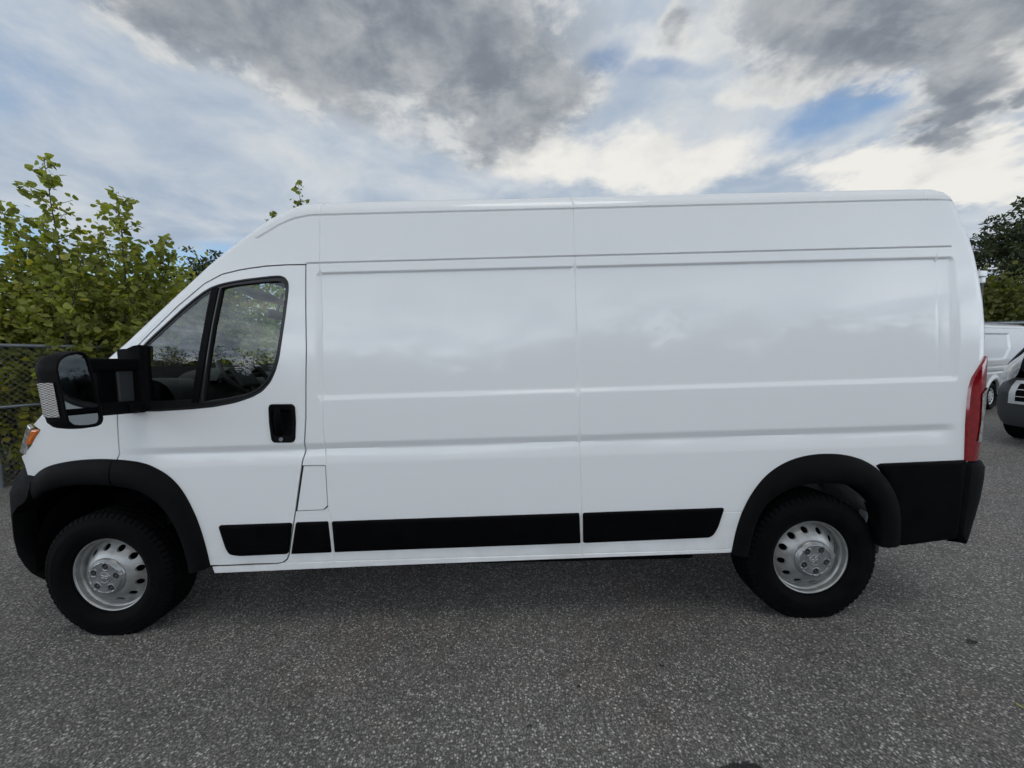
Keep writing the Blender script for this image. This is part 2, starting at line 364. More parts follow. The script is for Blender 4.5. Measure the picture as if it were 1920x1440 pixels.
def panel(outline, holes=(), lines=(), xs=None, zs=None, extra=None, off=0.0, flange=.02, step=.03, fn=None, detail=True, edge=True, raw=False, noflange=None):
    """triangulated panel that follows the flank: outline with holes, crease lines kept as edges, the rim turned inwards"""
    pts = []; edges = []
    def put(poly, closed):
        k = len(pts); Q = resample(poly, step, closed); pts.extend(map(tuple, Q)); n = len(Q)
        for i in range(n if closed else n-1): edges.append((k+i, k+(i+1) % n))
        return Q
    loops = [put(outline, True)]+[put(h, True) for h in holes]
    for l in lines: put(l, False)
    O = loops[0]
    x0, z0 = O.min(0); x1, z1 = O.max(0)
    gx = np.arange(x0, x1, step) if xs is None else xs; gz = np.arange(z0, z1, step) if zs is None else zs
    X, Z = map(np.ravel, np.meshgrid(gx, gz))
    if extra is not None: X = np.r_[X, extra[:, 0]]; Z = np.r_[Z, extra[:, 1]]
    ok = inside(X, Z, O)
    for h in loops[1:]: ok &= ~inside(X, Z, h)
    X, Z = X[ok], Z[ok]; dm = np.full(X.shape, 1e9)
    for lp in loops: dm = np.minimum(dm, dist_poly(X, Z, np.vstack([lp, lp[:1]])))
    for l in lines: dm = np.minimum(dm, dist_poly(X, Z, l)*1.5)
    ok = dm > .0035; pts.extend(zip(X[ok], Z[ok]))
    v2, e2, f2, *_ = delaunay_2d_cdt([Vector((float(a), float(b))) for a, b in pts], edges, [], 0, 1e-6)
    V = arr([v[:] for v in v2]); F = [f for f in f2 if len(f) == 3]
    C = arr([V[list(f)].mean(0) for f in F]); ok = inside(C[:, 0], C[:, 1], O)
    for h in loops[1:]: ok &= ~inside(C[:, 0], C[:, 1], h)
    F = [f for f, k in zip(F, ok) if k]
    H = (S(V[:, 0], V[:, 1], detail, edge) if fn is None else fn(V[:, 0], V[:, 1]))+off
    verts = [(V[i, 0], -H[i], V[i, 1]) for i in range(len(V))]
    faces = [tuple(f) for f in F]
    if flange:
        cnt = {}
        for f in F:
            for a, b in ((f[0], f[1]), (f[1], f[2]), (f[2], f[0])):
                kk = (min(a, b), max(a, b)); cnt[kk] = None if kk in cnt else (a, b)
        mp = {}
        for kk, e in cnt.items():
            if e is None: continue
            q = []
            for i in e:
                if i not in mp: mp[i] = len(verts); verts.append((V[i, 0], -(H[i]-flange), V[i, 1]))
                q.append(mp[i])
            faces.append((e[1], e[0], q[0], q[1]))
    used = sorted({i for f in faces for i in f}); re = {i: k for k, i in enumerate(used)}
    verts = [verts[i] for i in used]; faces = [tuple(re[i] for i in f) for f in faces]
    if raw: return verts, faces
    return verts, faces
def panel_mesh(name, *a, sharp=32, **k):
    v, f = panel(*a, **k); return make_mesh(name, v, f, sharp=sharp)
def raised(name, poly, h=.014, bev=.008, base=-.002, rad=.012, detail=False, step=.03, fn=None):
    """moulding: an outline that stands h proud of the flank with a rounded rim"""
    P = roundpoly(poly, rad) if rad else arr(poly); P = resample(P, step, True); g = Geo(); sf = (lambda x, z: S(x, z, detail)) if fn is None else fn
    rings = []
    for k in range(5):
        a = k/4*PI/2; Q = inset(P, bev*(1-math.cos(a))); hh = base+(h-base)*math.sin(a)
        rings.append((Q, hh))
    g.grid([[(q[0], -(sf(q[:1], q[1:])[0]+hh), q[1]) for q in Q] for Q, hh in rings], closed_v=True)
    v, f = panel(rings[-1][0], off=h, flange=0, step=step, detail=detail, fn=sf if fn is not None else None)
    if fn is None: pass
    g.add(v, f)
    me = g.mesh(name, sharp=40)
    bm = bmesh.new(); bm.from_mesh(me); bmesh.ops.remove_doubles(bm, verts=bm.verts, dist=1e-4); bm.to_mesh(me); bm.free()
    return me
# ================================================================== the van
FF_OUT = [(-0.411,0.904),(-0.349,0.960),(-0.255,1.005),(-0.123,1.029),(0.008,1.036),(0.120,1.032),(0.249,1.016),(0.333,0.988),(0.414,0.938),(0.475,0.870),(0.524,0.772),(0.562,0.661),(0.589,0.528),(0.606,0.400)]
FF_IN = [(-0.390,0.800),(-0.311,0.852),(-0.183,0.884),(-0.052,0.893),(0.111,0.882),(0.223,0.862),(0.296,0.828),(0.365,0.766),(0.418,0.688),(0.455,0.588),(0.482,0.472),(0.490,0.375)]
RF_OUT = [(3.553,0.405),(3.579,0.557),(3.621,0.683),(3.686,0.796),(3.760,0.877),(3.866,0.939),(3.984,0.966),(4.092,0.969),(4.190,0.957),(4.281,0.925),(4.351,0.878),(4.418,0.808),(4.467,0.724),(4.490,0.641),(4.503,0.533),(4.498,0.440)]
RF_IN = [(3.644,0.400),(3.666,0.534),(3.712,0.661),(3.780,0.731),(3.875,0.782),(3.993,0.803),(4.121,0.802),(4.223,0.788),(4.285,0.755),(4.339,0.695),(4.373,0.613),(4.388,0.515),(4.387,0.430)]
DOOR_REAR = [(1.219,2.086),(1.219,1.623),(1.203,1.244),(1.186,1.078),(1.185,1.047),(1.172,1.002),(1.114,0.716),(1.079,0.561),(1.060,0.461),(1.046,.432),(1.020,0.412),(0.985,0.404)]
DOOR_TOP = [(0.998,2.083),(0.92,2.075),(0.850,2.065),(0.753,2.044),(0.653,1.993),(0.506,1.872),(0.359,1.735),(0.230,1.610)]
DOOR_FRONT = [(.17,1.48),(0.150,1.274),(0.146,1.188),(0.146,1.102),(0.145,1.062),(0.130,1.036),(0.121,1.010),(0.115,0.930)]
fo, fi = smooth_curve(FF_OUT, 420), smooth_curve(FF_IN, 420)
ro, ri = smooth_curve(RF_OUT, 64), smooth_curve(RF_IN, 64)
FMID = fo+(fi-fo)*.3; RMID = ro+(ri-ro)*.3
f_front = FMID[FMID[:, 0] < .112][::6]; f_door = FMID[FMID[:, 0] > .118][::6]
NOTCH = [(1.166,.973),(1.296,.971),(1.2945,.735),(1.270,.714),(1.1135,.711)]
door_open = [tuple(q) for q in f_door[::-1]]+DOOR_FRONT[::-1]+DOOR_TOP[::-1]+[(1.10,2.087)]+DOOR_REAR   # runs forward edge upward, over the top, down the rear edge
FEND_TOP = [(-.10,1.432),(-.22,1.335),(-.345,1.232)]
LAMP_EDGE = [(-.296,1.202),(-.333,1.165),(-.377,1.112),(-.44,1.062),(-.478,1.045)]
BODY = ([(.625,.362)]+[(1.5,.382),(2.8,.402),(3.548,.412)]+[tuple(q) for q in RMID[1:]]+[(4.49,.50),(4.86,.50),(4.86,.87),(4.946,.87)]+ROOF[::-1][1:]+CAB[::-1][1:]+FEND_TOP+LAMP_EDGE
        +[(-.452,1.0),(-.43,.93)]+[tuple(q) for q in f_front]+DOOR_FRONT[::-1]+DOOR_TOP[::-1]+[(1.10,2.087)]+DOOR_REAR[:6]+NOTCH+DOOR_REAR[7:]+[(.615,.398)])
gx = np.r_[np.arange(-.5, 1.22, .028), np.arange(1.22, 1.34, .006), np.arange(1.36, 4.66, .04), np.arange(4.66, 5.02, .0075)]
gz = np.r_[np.arange(.37, .95, .035), np.arange(.955, 1.16, .0075), np.arange(1.18, 1.31, .035), np.arange(1.318, 1.40, .0055), np.arange(1.42, 2.0, .04), np.arange(2.010, 2.045, .0035), np.arange(2.06, 2.34, .03), np.arange(2.35, 2.47, .01)]
def off_lines(line, wdt):
    P = arr(line); T = np.gradient(P, axis=0); T /= np.linalg.norm(T, axis=1)[:, None]; N = np.stack([-T[:, 1], T[:, 0]], 1)
    return [P, P+N*wdt, P-N*wdt]
glines = [l for ln, wd, dp in GROOVES for l in off_lines(ln, wd)]
E_ = resample(EDGE, .02); T_ = np.gradient(E_, axis=0); T_ /= np.linalg.norm(T_, axis=1)[:, None]; N_ = np.stack([T_[:, 1], -T_[:, 0]], 1)
extra = np.vstack([E_+N_*d for d in (.0015, .005, .011, .02, .032, .047, .065, .085)])
extra = extra[inside(extra[:, 0], extra[:, 1], BODY)]

van = add_obj('cargo_van', None)
tag(van, 'large white high-roof cargo van parked broadside in the foreground with black wheel arch trim', 'van')

# body: both flanks, roof, forehead, tail doors and bonnet in one shell
BODY = [q for q in BODY]
v, f = panel(BODY, lines=glines, xs=gx, zs=gz, extra=extra, flange=.022)
G_ = Geo(); G_.add(v, f); G_.add([(a, -b, c) for a, b, c in v], [q[::-1] for q in f])
hw = lambda P: S(P[:, 0], P[:, 1], False)
def cross(P, bulge_x, bulge_z, n=17):
    P = arr(P); h = hw(P); out = []
    for (x, z), b in zip(P, h):
        t = np.linspace(-1, 1, n); out.append([(x-bulge_x(x, z)*(1-abs(q)**2.2), q*b, z+bulge_z(x, z)*(1-abs(q)**3)) for q in t])
    return out
top = [p for p in EDGE if p[1] > 2.19 and p[0] < 4.83]
bx = lambda x, z: .16*(1-sstep(.5, 1.4, x)); bz = lambda x, z: .05*sstep(.7, 1.4, x)
G_.grid(cross(resample(top, .06), bx, bz))
G_.grid(cross(resample([p for p in EDGE if p[0] > 4.81 and p[1] > .8], .06), lambda x, z: -.03*sstep(2.4, 2.0, z), lambda x, z: .03*sstep(2.2, 2.45, z)))
# plan curve of the nose and the bonnet behind it
NOSE = smooth_curve([(-.34,-1.000),(-.43,-.990),(-.53,-.962),(-.63,-.905),(-.72,-.81),(-.80,-.67),(-.87,-.47),(-.92,-.24),(-.935,0)], 40, 2)
NOSEF = np.vstack([NOSE, (NOSE*[1, -1])[::-1][1:]])
def nose_ring(d, z, zf=None):
    T = np.gradient(NOSEF, axis=0); T /= np.linalg.norm(T, axis=1)[:, None]; N = np.stack([T[:, 1], -T[:, 0]], 1)
    Q = NOSEF-N*d if (NOSEF-N*.01)[40, 0] > NOSEF[40, 0] else NOSEF+N*d
    out = []
    for x, y in Q:
        zz = z if zf is None else zf(x, y); out.append((x+float(np.interp(zz, [.82, .93, 1.01, 1.06, 1.14, 1.24], [0, .05, .11, .165, .215, .265])), y, zz))
    return out
hz = lambda x, y: 1.215-.02*sstep(.5, 0, abs(y))+.0*x
rows = []
front = arr(nose_ring(.018, 0, lambda x, y: 1.06+.155*sstep(.45, .95, abs(y))))
for t in np.linspace(0, 1, 12):
    row = []
    for (x, y, z) in front:
        s = y/1.0; xb = .03-.22*(1-abs(s)**2.2); zb = 1.54; yb = y*.955
        xx = x+(xb-x)*t; zz = z+(zb-z)*(t**.75)
        row.append((xx, y+(yb-y)*t, zz-.012*(1-t)*0))
    rows.append(row)
G_.grid(rows)
body = add_obj('body', G_.mesh('body', sharp=32), M['white'], van)

# lining behind the flanks, floor, added partition
WIN = [(.316,1.294),(.398,1.294),(.578,1.301),(.697,1.310),(.815,1.330),(.907,1.358),(.966,1.389),(1.012,1.437),(1.044,1.500),(1.065,1.571),(1.085,1.688),(1.104,1.806),(1.116,1.894),(1.122,1.955),(1.119,1.988),(1.103,2.012),(1.076,2.024),(1.04,2.024),(.97,2.018),(.885,2.010),(.80,1.998),(.742,1.986),(.695,1.971),(.647,1.944),(.588,1.900),(.528,1.851),(.439,1.772),(.351,1.695),(.300,1.645),(.292,1.50),(.297,1.33)]
BODY_OUT = ([(.61,.40),(3.57,.43)]+[tuple(q) for q in ri[1:]]+[(4.49,.47),(4.84,.47),(4.84,.9),(4.96,.9)]+ROOF[::-1][1:]+CAB[::-1][1:]+[(-.2,1.30),(-.28,1.2),(-.33,1.1)]+[tuple(q) for q in fi])
BO = inset(BODY_OUT, .03)
lin = panel_mesh('inner_lining', BO, holes=[inset(WIN, .002)], step=.12, off=-.030, flange=0, detail=False)
lining = part('inner_lining', lin, M['dark'], van)
part('added_bulkhead', Geo().box((1.42, 0, 1.25), (.03, 1.80, 1.75)).mesh('added_bulkhead'), M['headliner'], van, mirror=False)  # partition put in to keep the cab interior from going dark
hl = Geo(); hl.grid(cross([(.72,2.135),(.80,2.165),(.95,2.19),(1.10,2.20),(1.40,2.20)], lambda x, z: .16, lambda x, z: .0)); hl.v = [(x, y*.93, z) for x, y, z in hl.v]
part('headliner', hl.mesh('headliner'), M['headliner'], van, mirror=False)
ub = Geo(); ub.box((2.05, 0, .40), (2.75, 1.74, .22), bev=.04); ub.box((4.72, 0, .60), (.5, 1.5, .12)); ub.box((-.55, 0, .45), (.3, 1.4, .2))
for s in (-1, 1): ub.box((2.3, s*.62, .40), (3.0, .09, .10)); ub.box((4.035, s*.45, .45), (.9, .07, .06))
ub.tube([(4.035, -.8, .36), (4.035, .8, .36)], .05); ub.box((1.9, .2, .38), (.9, .5, .16), bev=.03); ub.tube([(.4, .3, .33), (2.6, .36, .33), (3.4, .3, .36)], .035)
part('underbody', ub.mesh('underbody'), M['dark'], van, mirror=False)

# ---- windscreen
wl = sorted([p for p in CAB if p[1] < 2.205], key=lambda q: q[1])
wl = even(wl, 14)
part('windscreen', make_mesh('windscreen', np.reshape(cross(wl, lambda x, z: .20*(1-(z-1.54)/.52*.25), lambda x, z: 0.0, 25), (-1, 3)),
     [(i*25+j, (i+1)*25+j, (i+1)*25+j+1, i*25+j+1) for i in range(13) for j in range(24)]), M['wind'], van, mirror=False)

# ---- front door
HC, HZ = 1.069, 1.210
hp = [(1.008,1.318),(1.130,1.316),(1.143,1.30),(1.145,1.22),(1.136,1.12),(1.122,1.102),(1.018,1.104),(1.004,1.12),(.998,1.21),(1.000,1.30)]
DOOR = ([tuple(q) for q in f_door[::-1]]+DOOR_FRONT[::-1]+DOOR_TOP[::-1]+[(1.10,2.087)]+DOOR_REAR+[(.615,.402)])
D_in = inset(resample(DOOR, .03, True), .0075)
dx_ = np.r_[np.arange(.1, 1.22, .028)]
door = part('door', panel_mesh('door', D_in, holes=[WIN, inset(roundpoly(hp, .02), .010)], xs=dx_, zs=gz, flange=.022, step=.02), M['white'], van)
sr = Geo(); Q_ = resample(DOOR, .03, True)
sr.grid([[(q[0], -(S(q[:1], q[1:])[0]-.009), q[1]) for q in Z_] for Z_ in (inset(Q_, -.004), inset(Q_, .010))], closed_v=True)
part('gap_shade_seal', sr.mesh('gap_shade_seal'), M['rubber'], door)  # dark seal strip, put in to shade the door gap
GL = [(0.751,1.961),(0.824,1.974),(0.944,1.985),(1.064,1.992),(1.088,1.984),(1.100,1.966),(1.103,1.945),(1.092,1.847),(1.068,1.694),(1.045,1.578),(1.023,1.508),(0.986,1.447),(0.937,1.405),(0.877,1.378),(0.758,1.355),(0.640,1.342),(0.667,1.522),(0.707,1.750)]
QG = [(.330,1.350),(.579,1.352),(.617,1.57),(.650,1.762),(.683,1.940),(.640,1.915),(.588,1.872),(.528,1.824),(.439,1.745),(.351,1.667),(.330,1.645)]
wf = panel_mesh('window_frame', inset(WIN, .001), holes=[GL, QG], step=.02, off=-.004, flange=.022)
part('window_frame', wf, M['gasket'], door)
rim = Geo(); W1 = resample(roundpoly(inset(WIN, -.001), .02), .02, True)
rim.grid([[(q[0], -(S(q[:1], q[1:], False)[0]+h), q[1]) for q in inset(W1, d)] for d, h in ((0, -.012), (0, .001), (.003, .003), (.008, .003), (.012, -.004))], closed_v=True)
part('window_seal', rim.mesh('window_seal'), M['rubber'], door)
rim2 = Geo(); W2 = resample(roundpoly(inset(GL, -.012), .02), .02, True)
rim2.grid([[(q[0], -(S(q[:1], q[1:], False)[0]+h), q[1]) for q in inset(W2, d)] for d, h in ((0, -.006), (.001, .002), (.009, .003), (.013, -.012))], closed_v=True)
part('glass_run', rim2.mesh('glass_run'), M['rubber'], door)
div = Geo()
for (xa, za, wa), (xb, zb, wb) in [((.589, 1.335, .020), (.716, 1.965, .020))]:
    P = np.linspace(0, 1, 14); div.grid([[(xa+(xb-xa)*t+q*wa, -(S(arr([xa+(xb-xa)*t]), arr([za+(zb-za)*t]), False)[0]+h), za+(zb-za)*t) for q, h in ((-1, -.02), (-1, .001), (-.8, .004), (.8, .004), (1, .001), (1, -.02))] for t in P])
part('window_pillar', div.mesh('window_pillar'), M['trim'], door)
part('window', panel_mesh('window', inset(GL, -.006), step=.08, off=-.014, flange=0, detail=False), M['glass'], door)
part('quarter_window', panel_mesh('quarter_window', inset(QG, -.004), step=.08, off=-.007, flange=0, detail=False), M['glass_q'], door)
# door handle: bowl, grip and lock
HC, HZ = 1.069, 1.210
hp = [(1.008,1.318),(1.130,1.316),(1.143,1.30),(1.145,1.22),(1.136,1.12),(1.122,1.102),(1.018,1.104),(1.004,1.12),(.998,1.21),(1.000,1.30)]
bowl = Geo(); HP = resample(roundpoly(hp, .02), .012, True)
bowl.grid([[(q[0], -(1.0235+h), q[1]) for q in (inset(HP, d) if sc is None else (HP-[HC, HZ+.012])*sc+[HC, HZ+.012])] for d, h, sc in ((0, -.004, None), (.001, .006, None), (.006, .010, None), (.012, .009, None), (0, .004, (.76, .68)), (0, -.018, (.70, .62)), (0, -.028, (.55, .5)), (0, -.028, (.05, .05)))], closed_v=True)
handle = part('handle', bowl.mesh('handle'), M['trim'], door)
gp = Geo(); 
gp.grid([[(1.052+.019*math.cos(a)*wd, -(1.020+h+.008*math.sin(a)), z) for a in np.linspace(0, 2*PI, 12, endpoint=False)] for z, h, wd in ((1.146, .004, .75), (1.156, .013, .95), (1.18, .018, 1.0), (1.24, .020, 1.0), (1.28, .018, 1.0), (1.300, .012, .9), (1.306, .004, .7))], closed_v=True)
part('grip', gp.mesh('grip'), M['mould'], handle)
lk = Geo(); lk.grid([[(1.062+r*math.cos(a), -(1.0235+h), 1.124+r*math.sin(a)) for a in np.linspace(0, 2*PI, 16, endpoint=False)] for r, h in ((.0105, .006), (.0105, .0135), (.008, .0135), (.007, .011), (.0005, .011))], closed_v=True)
part('lock', lk.mesh('lock'), M['galv'], handle)

# fuel flap
FL = inset([(1.170,.971),(1.295,.970),(1.2935,.738),(1.268,.716),(1.1165,.713)], .004)
part('fuel_flap', panel_mesh('fuel_flap', FL, step=.03, flange=.02), M['white'], van)

# rocker mouldings
m1 = raised('side_moulding', [(.673,.643),(1.089,.648),(1.055,.467),(.78,.461),(.725,.470),(.705,.505)], rad=.018)
part('side_moulding', m1, M['mould'], door)
for pl in ([(1.110,.650),(1.290,.651),(1.298,.470),(1.070,.466)], [(1.311,.650),(2.699,.665),(2.704,.490),(1.316,.471)], [(2.717,.665),(3.508,.675),(3.475,.565),(3.452,.522),(3.425,.504),(2.717,.490)]):
    part('side_moulding', raised('side_moulding', pl, rad=.008 if pl[0][0] < 2.7 else .014), M['mould'], van)
# white sill flange under the flank
sl = Geo(); sx = np.linspace(.63, 3.545, 40)
sl.grid([[(x, -y_, z_+.0192*(x-.63)-.005*0) for x in sx] for y_, z_ in ((.968, .366), (.972, .352), (.966, .344), (.93, .346))])
part('sill', sl.mesh('sill'), M['white'], van)

# ---- wheel arch trim
def flare(name, A, B, prof, parent, mat=M['trim'], ins=.07, mirror=True, taper=0.0):
    g = Geo(); rows = []
    sa = S(A[:, 0], A[:, 1], False); sb = S(B[:, 0], B[:, 1], False)
    for t, h in prof:
        P = A+(B-A)*t; y = sa+(sb-sa)*t+h*(1-taper*(1-sstep(0, .35, np.linspace(0, 1, len(A))))); rows.append([(p[0], -q, p[1]) for p, q in zip(P, y)])
    P = B; rows.append([(p[0], -(q-.02), p[1]) for p, q in zip(P, sb)]); rows.append([(p[0], -(q-ins), p[1]) for p, q in zip(P, sb)])
    g.grid(rows)
    for k in (0, -1): g.fan([r[k] for r in rows])
    return part(name, g.mesh(name, sharp=50), mat, parent, mirror)
PR = [(0, -.012), (0.0, .006), (.03, .013), (.10, .019), (.22, .027), (.40, .034), (.58, .036), (.75, .034), (.88, .028), (.97, .018), (1.0, .006)]
kf = int(np.searchsorted(fo[:, 0], .118)) if np.all(np.diff(fo[:, 0]) > 0) else int(np.argmax(fo[:, 0] > .118))
A1, B1 = even(fo[:kf], 40), even(fi[:int(np.argmax(fi[:, 0] > .112))], 40)
A2, B2 = even(fo[kf:]+0, 48), even(fi[int(np.argmax(fi[:, 0] > .118)):], 48)
flare('wheel_arch_trim', A1, B1, PR, van, taper=.6)
flare('wheel_arch_trim', A2, B2, PR, door)
flare('wheel_arch_trim', ro, ri, [(t, h*.9) for t, h in PR], van)
# rear quarter cladding and rear bumper corner
part('quarter_cladding', raised('quarter_cladding', [(4.345,.895),(4.37,.906),(4.838,.913),(4.826,.68),(4.815,.465),(4.52,.432),(4.47,.435),(4.46,.6),(4.44,.74),(4.40,.82)], h=.016, rad=.006), M['mould'], van)
RBP = [(4.846,.914),(4.99,.905),(5.02,.87),(5.025,.77),(5.018,.66),(4.99,.52),(4.965,.448),(4.85,.436),(4.825,.466),(4.836,.68)]
g = Geo(); zl = np.r_[.432, .44, .50, .60, .70, .80, .87, .897, .905]
def rb_ring(z, d=0.0):
    xr = np.interp(z, [.43, .52, .66, .77, .87, .91], [4.942, 4.970, 4.997, 5.014, 5.015, 5.000])-d
    xl = np.interp(z, [.43, .47, .68, .91], [4.85, 4.818, 4.832, 4.842]); ys = np.polyval(_PC, z)+.014-d
    P = [(xl, -ys+.02), (xl+.002, -ys), (xl+.05, -ys), (xr-.09, -ys+.006), (xr-.045, -ys+.025), (xr-.012, -ys+.07), (xr, -ys+.16), (xr+.03, -.4), (xr+.035, 0)]
    P = smooth_curve(P, 34, 1); P = np.vstack([P, (P*[1, -1])[::-1][1:]]); return [(x, y, z) for x, y in P]
rings = [rb_ring(.425, .05), rb_ring(.432, .01)]+[rb_ring(z) for z in zl[1:-2]]+[rb_ring(.897, .004), rb_ring(.907, .02), rb_ring(.907, .12)]
g.grid(rings)
rb = part('rear_bumper', g.mesh('rear_bumper', sharp=45), M['trim'], van, mirror=False)
part('bumper_step', Geo().box((5.06, -.55, .86), (.05, .5, .07), bev=.015).mesh('bumper_step'), M['mould'], rb)

# ---- tail lamp
TL = [(x_-.047, z_) for x_, z_ in [(4.990,1.485),(4.944,1.428),(4.905,1.370),(4.888,1.318),(4.881,1.258),(4.877,1.194),(4.875,1.112),(4.877,.994),(4.880,.908)]]
TR = [(4.974,1.485),(4.976,1.43),(4.973,1.37),(4.970,1.318),(4.964,1.258),(4.957,1.194),(4.950,1.112),(4.940,.994),(4.930,.908)]
g = Geo(); rows = []
for (xa, za), (xb, zb) in zip(resample(TL, .015), even(TR, len(resample(TL, .015)))):
    row = []
    for t in np.linspace(0, 1, 15):
        X_ = xa+(xb-xa)*t; s_ = S(arr([X_]), arr([za]), False)[0]
        row.append((X_+.008*t, -(s_+(.011 if t > 0 else -.006)), za))
    row.append((xb+.013, -.90, za)); row.append((xb+.004, -.86, za)); rows.append(row)
g.grid(rows); g.fan(rows[-1])
tl = part('tail_light', g.mesh('tail_light', sharp=50), M['red'], van)
g = Geo(); rows = []
for z in np.linspace(1.015, 1.31, 20):
    x0 = np.interp(z, [1.02, 1.12, 1.28, 1.31], [4.882, 4.894, 4.897, 4.93]); row = []
    xe_ = float(np.interp(z, [.91, 1.0, 1.11, 1.26, 1.37], [4.930, 4.940, 4.950, 4.964, 4.973]))
    for X_ in np.linspace(min(x0, xe_-.01), xe_, 8):
        s_ = S(arr([X_]), arr([z]), False)[0]; row.append((X_+.010, -(s_+.0155), z))
    row.append((xe_+.015, -.90, z)); rows.append(row)
g.grid(rows); part('reverse_lens', g.mesh('reverse_lens'), M['clearlens'], tl)
# tail door split line, hinges, handle on the back
part('tail_door_seam', Geo().box((5.045, 0, 1.55), (.01, .012, 1.2)).mesh('tail_door_seam'), M['mould'], van, mirror=False)
for z, hx_ in ((1.05, 4.985), (1.62, 5.012), (2.1, 4.955)): part('hinge', Geo().box((hx_, -.86, z), (.05, .03, .09), bev=.01).mesh('hinge'), M['white'], van)
part('tail_door_handle', Geo().box((5.06, .12, 1.15), (.03, .16, .05), bev=.012).mesh('tail_door_handle'), M['mould'], van, mirror=False)

# ---- front end: bumper, grille, headlights
DRP = lambda z: np.interp(z, [.28, .33, .42, .55, .7, .82, .92, 1.0], [.080, .045, .010, 0, 0, .004, .010, .022])
def bump_ring(d, z, lip=True):
    xs_ = np.interp(z, [.27, .35, .45, .55, .70, .76, .80, .905], [-.46, -.53, -.585, -.60, -.575, -.50, -.42, -.395])
    H = arr(nose_ring(d, z))[:40, :2]; k = int(np.argmax(H[:, 0] < xs_)); k = max(k, 1); t = (xs_-H[k-1, 0])/(H[k, 0]-H[k-1, 0]); p0 = H[k-1]+(H[k]-H[k-1])*np.clip(t, 0, 1)
    C_ = even(np.vstack([p0[None], H[k:]]), 40); lipc = arr([[p0[0]+.03, p0[1]+.09], [p0[0]+.012, p0[1]+.02], [p0[0]+.003, p0[1]+.004]])
    C_ = np.vstack([lipc, C_]); F_ = np.vstack([C_, (C_*[1, -1])[::-1][1:]]); return [(x, y, z) for x, y in F_]
g = Geo(); g.grid([bump_ring(.30, .275)]+[bump_ring(DRP(z)-.014, z) for z in (.285, .33, .38, .45, .50, .55, .63, .70, .73, .76, .79, .82, .88, .905)])
# shoulders beside the grille rise to the lamps
fb = part('front_bumper', g.mesh('front_bumper', sharp=40), M['trim'], van, mirror=False)
g = Geo(); SH = slice(0, 40)
zt = lambda i: .90+.135*sstep(-.5, 2, i)
rr = []
for t in np.linspace(0, 1, 6):
    row = []
    for i in range(1, 79-1):
        k = min(i, 78-i); z = .900+(zt(k)-.900)*t; q = nose_ring(DRP(z)-.012+.02*t*0, z)[i]; row.append(q)
    rr.append(row)
g.grid(rr); part('bumper_shoulder', g.mesh('bumper_shoulder'), M['trim'], fb, mirror=False)
g = Geo()
def on_nose(i0, i1, z0, z1, d, nz=5, ni=None):
    n = ni or (i1-i0+1); out = []
    for z in np.linspace(z0, z1, nz):
        R_ = arr(nose_ring(DRP(z)+d, z)); out.append([tuple(q) for q in even(R_[i0:i1+1], n)])
    return out
for zz0, zz1 in ((.645, .685), (.755, .766), (.86, .871), (.955, 1.0)): g.grid(on_nose(19, 59, zz0, zz1, -.030)); 
g.grid(on_nose(18, 21, .645, 1.0, -.031)); g.grid(on_nose(57, 60, .645, 1.0, -.031))
gr = part('grille_surround', g.mesh('grille_surround'), M['silver'], van, mirror=False)
part('grille', Geo().grid(on_nose(20, 58, .69, .95, -.018)).mesh('grille'), M['dark'], van, mirror=False)
# headlight: side sliver swept round the corner
g = Geo(); rows = []
def lamp_ring(t, d):
    out = []
    for i in range(4, 22):
        s = (i-4)/17.0
        zlo = np.interp(s, [0, .12, .3, .6, 1], [1.190, 1.10, 1.045, 1.005, .99]); zhi = np.interp(s, [0, .12, .35, .7, 1], [1.205, 1.208, 1.190, 1.150, 1.11])
        z = zlo+(zhi-zlo)*t; dd = np.interp(s, [0, .3, 1], [.02, .035, .075])*(0.5+t*.9)-.018*math.sin(PI*min(1, max(0, t)))
        x, y, _ = nose_ring(dd+d, z)[i]; out.append((x, y, z))
    return out
g.grid([lamp_ring(t, .03) for t in (0,)]+[lamp_ring(t, 0) for t in np.linspace(0, 1, 9)]+[lamp_ring(1, .03)])
hd = part('headlight', g.mesh('headlight', sharp=50), M['smoke'], van)
am = raised('turn_signal', [(-.300,1.201),(-.352,1.206),(-.415,1.122),(-.380,1.116),(-.340,1.160)], h=.010, base=-.006, bev=.006, rad=.008, step=.01, fn=lambda x, z: S(x, z, False, False))
part('turn_signal', am, M['amber'], hd)
ch = raised('lamp_bezel', [(-.352,1.212),(-.385,1.236),(-.487,1.07),(-.43,1.058),(-.418,1.118)], h=.006, base=-.008, bev=.005, rad=.008, step=.01, fn=lambda x, z: S(x, z, False, False))
part('lamp_bezel', ch, M['clearlens'], hd)

# ---- wheel wells
def well(cx, r, name):
    g = Geo(); a = np.linspace(-.05*PI, 1.04*PI, 40)
    g.grid([[(cx+r*math.cos(t), -y, .42+r*.98*math.sin(t)) for t in a] for y in (.97, .9, .75, .60)])
    g.fan([(cx+r*math.cos(t), -.60, .42+r*.98*math.sin(t)) for t in a]); return g.mesh(name)
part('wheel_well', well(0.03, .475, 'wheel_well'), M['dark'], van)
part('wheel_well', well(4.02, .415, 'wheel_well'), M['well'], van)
g = Geo(); g.box((4.36, -.93, .52), (.012, .05, .16), rot=Matrix.Rotation(.25, 3, 'Y')); g.box((4.365, -.93, .445), (.09, .05, .012)); g.box((4.34, -.93, .50), (.04, .05, .02))
part('liner_bracket', g.mesh('liner_bracket'), M['bracket'], van)

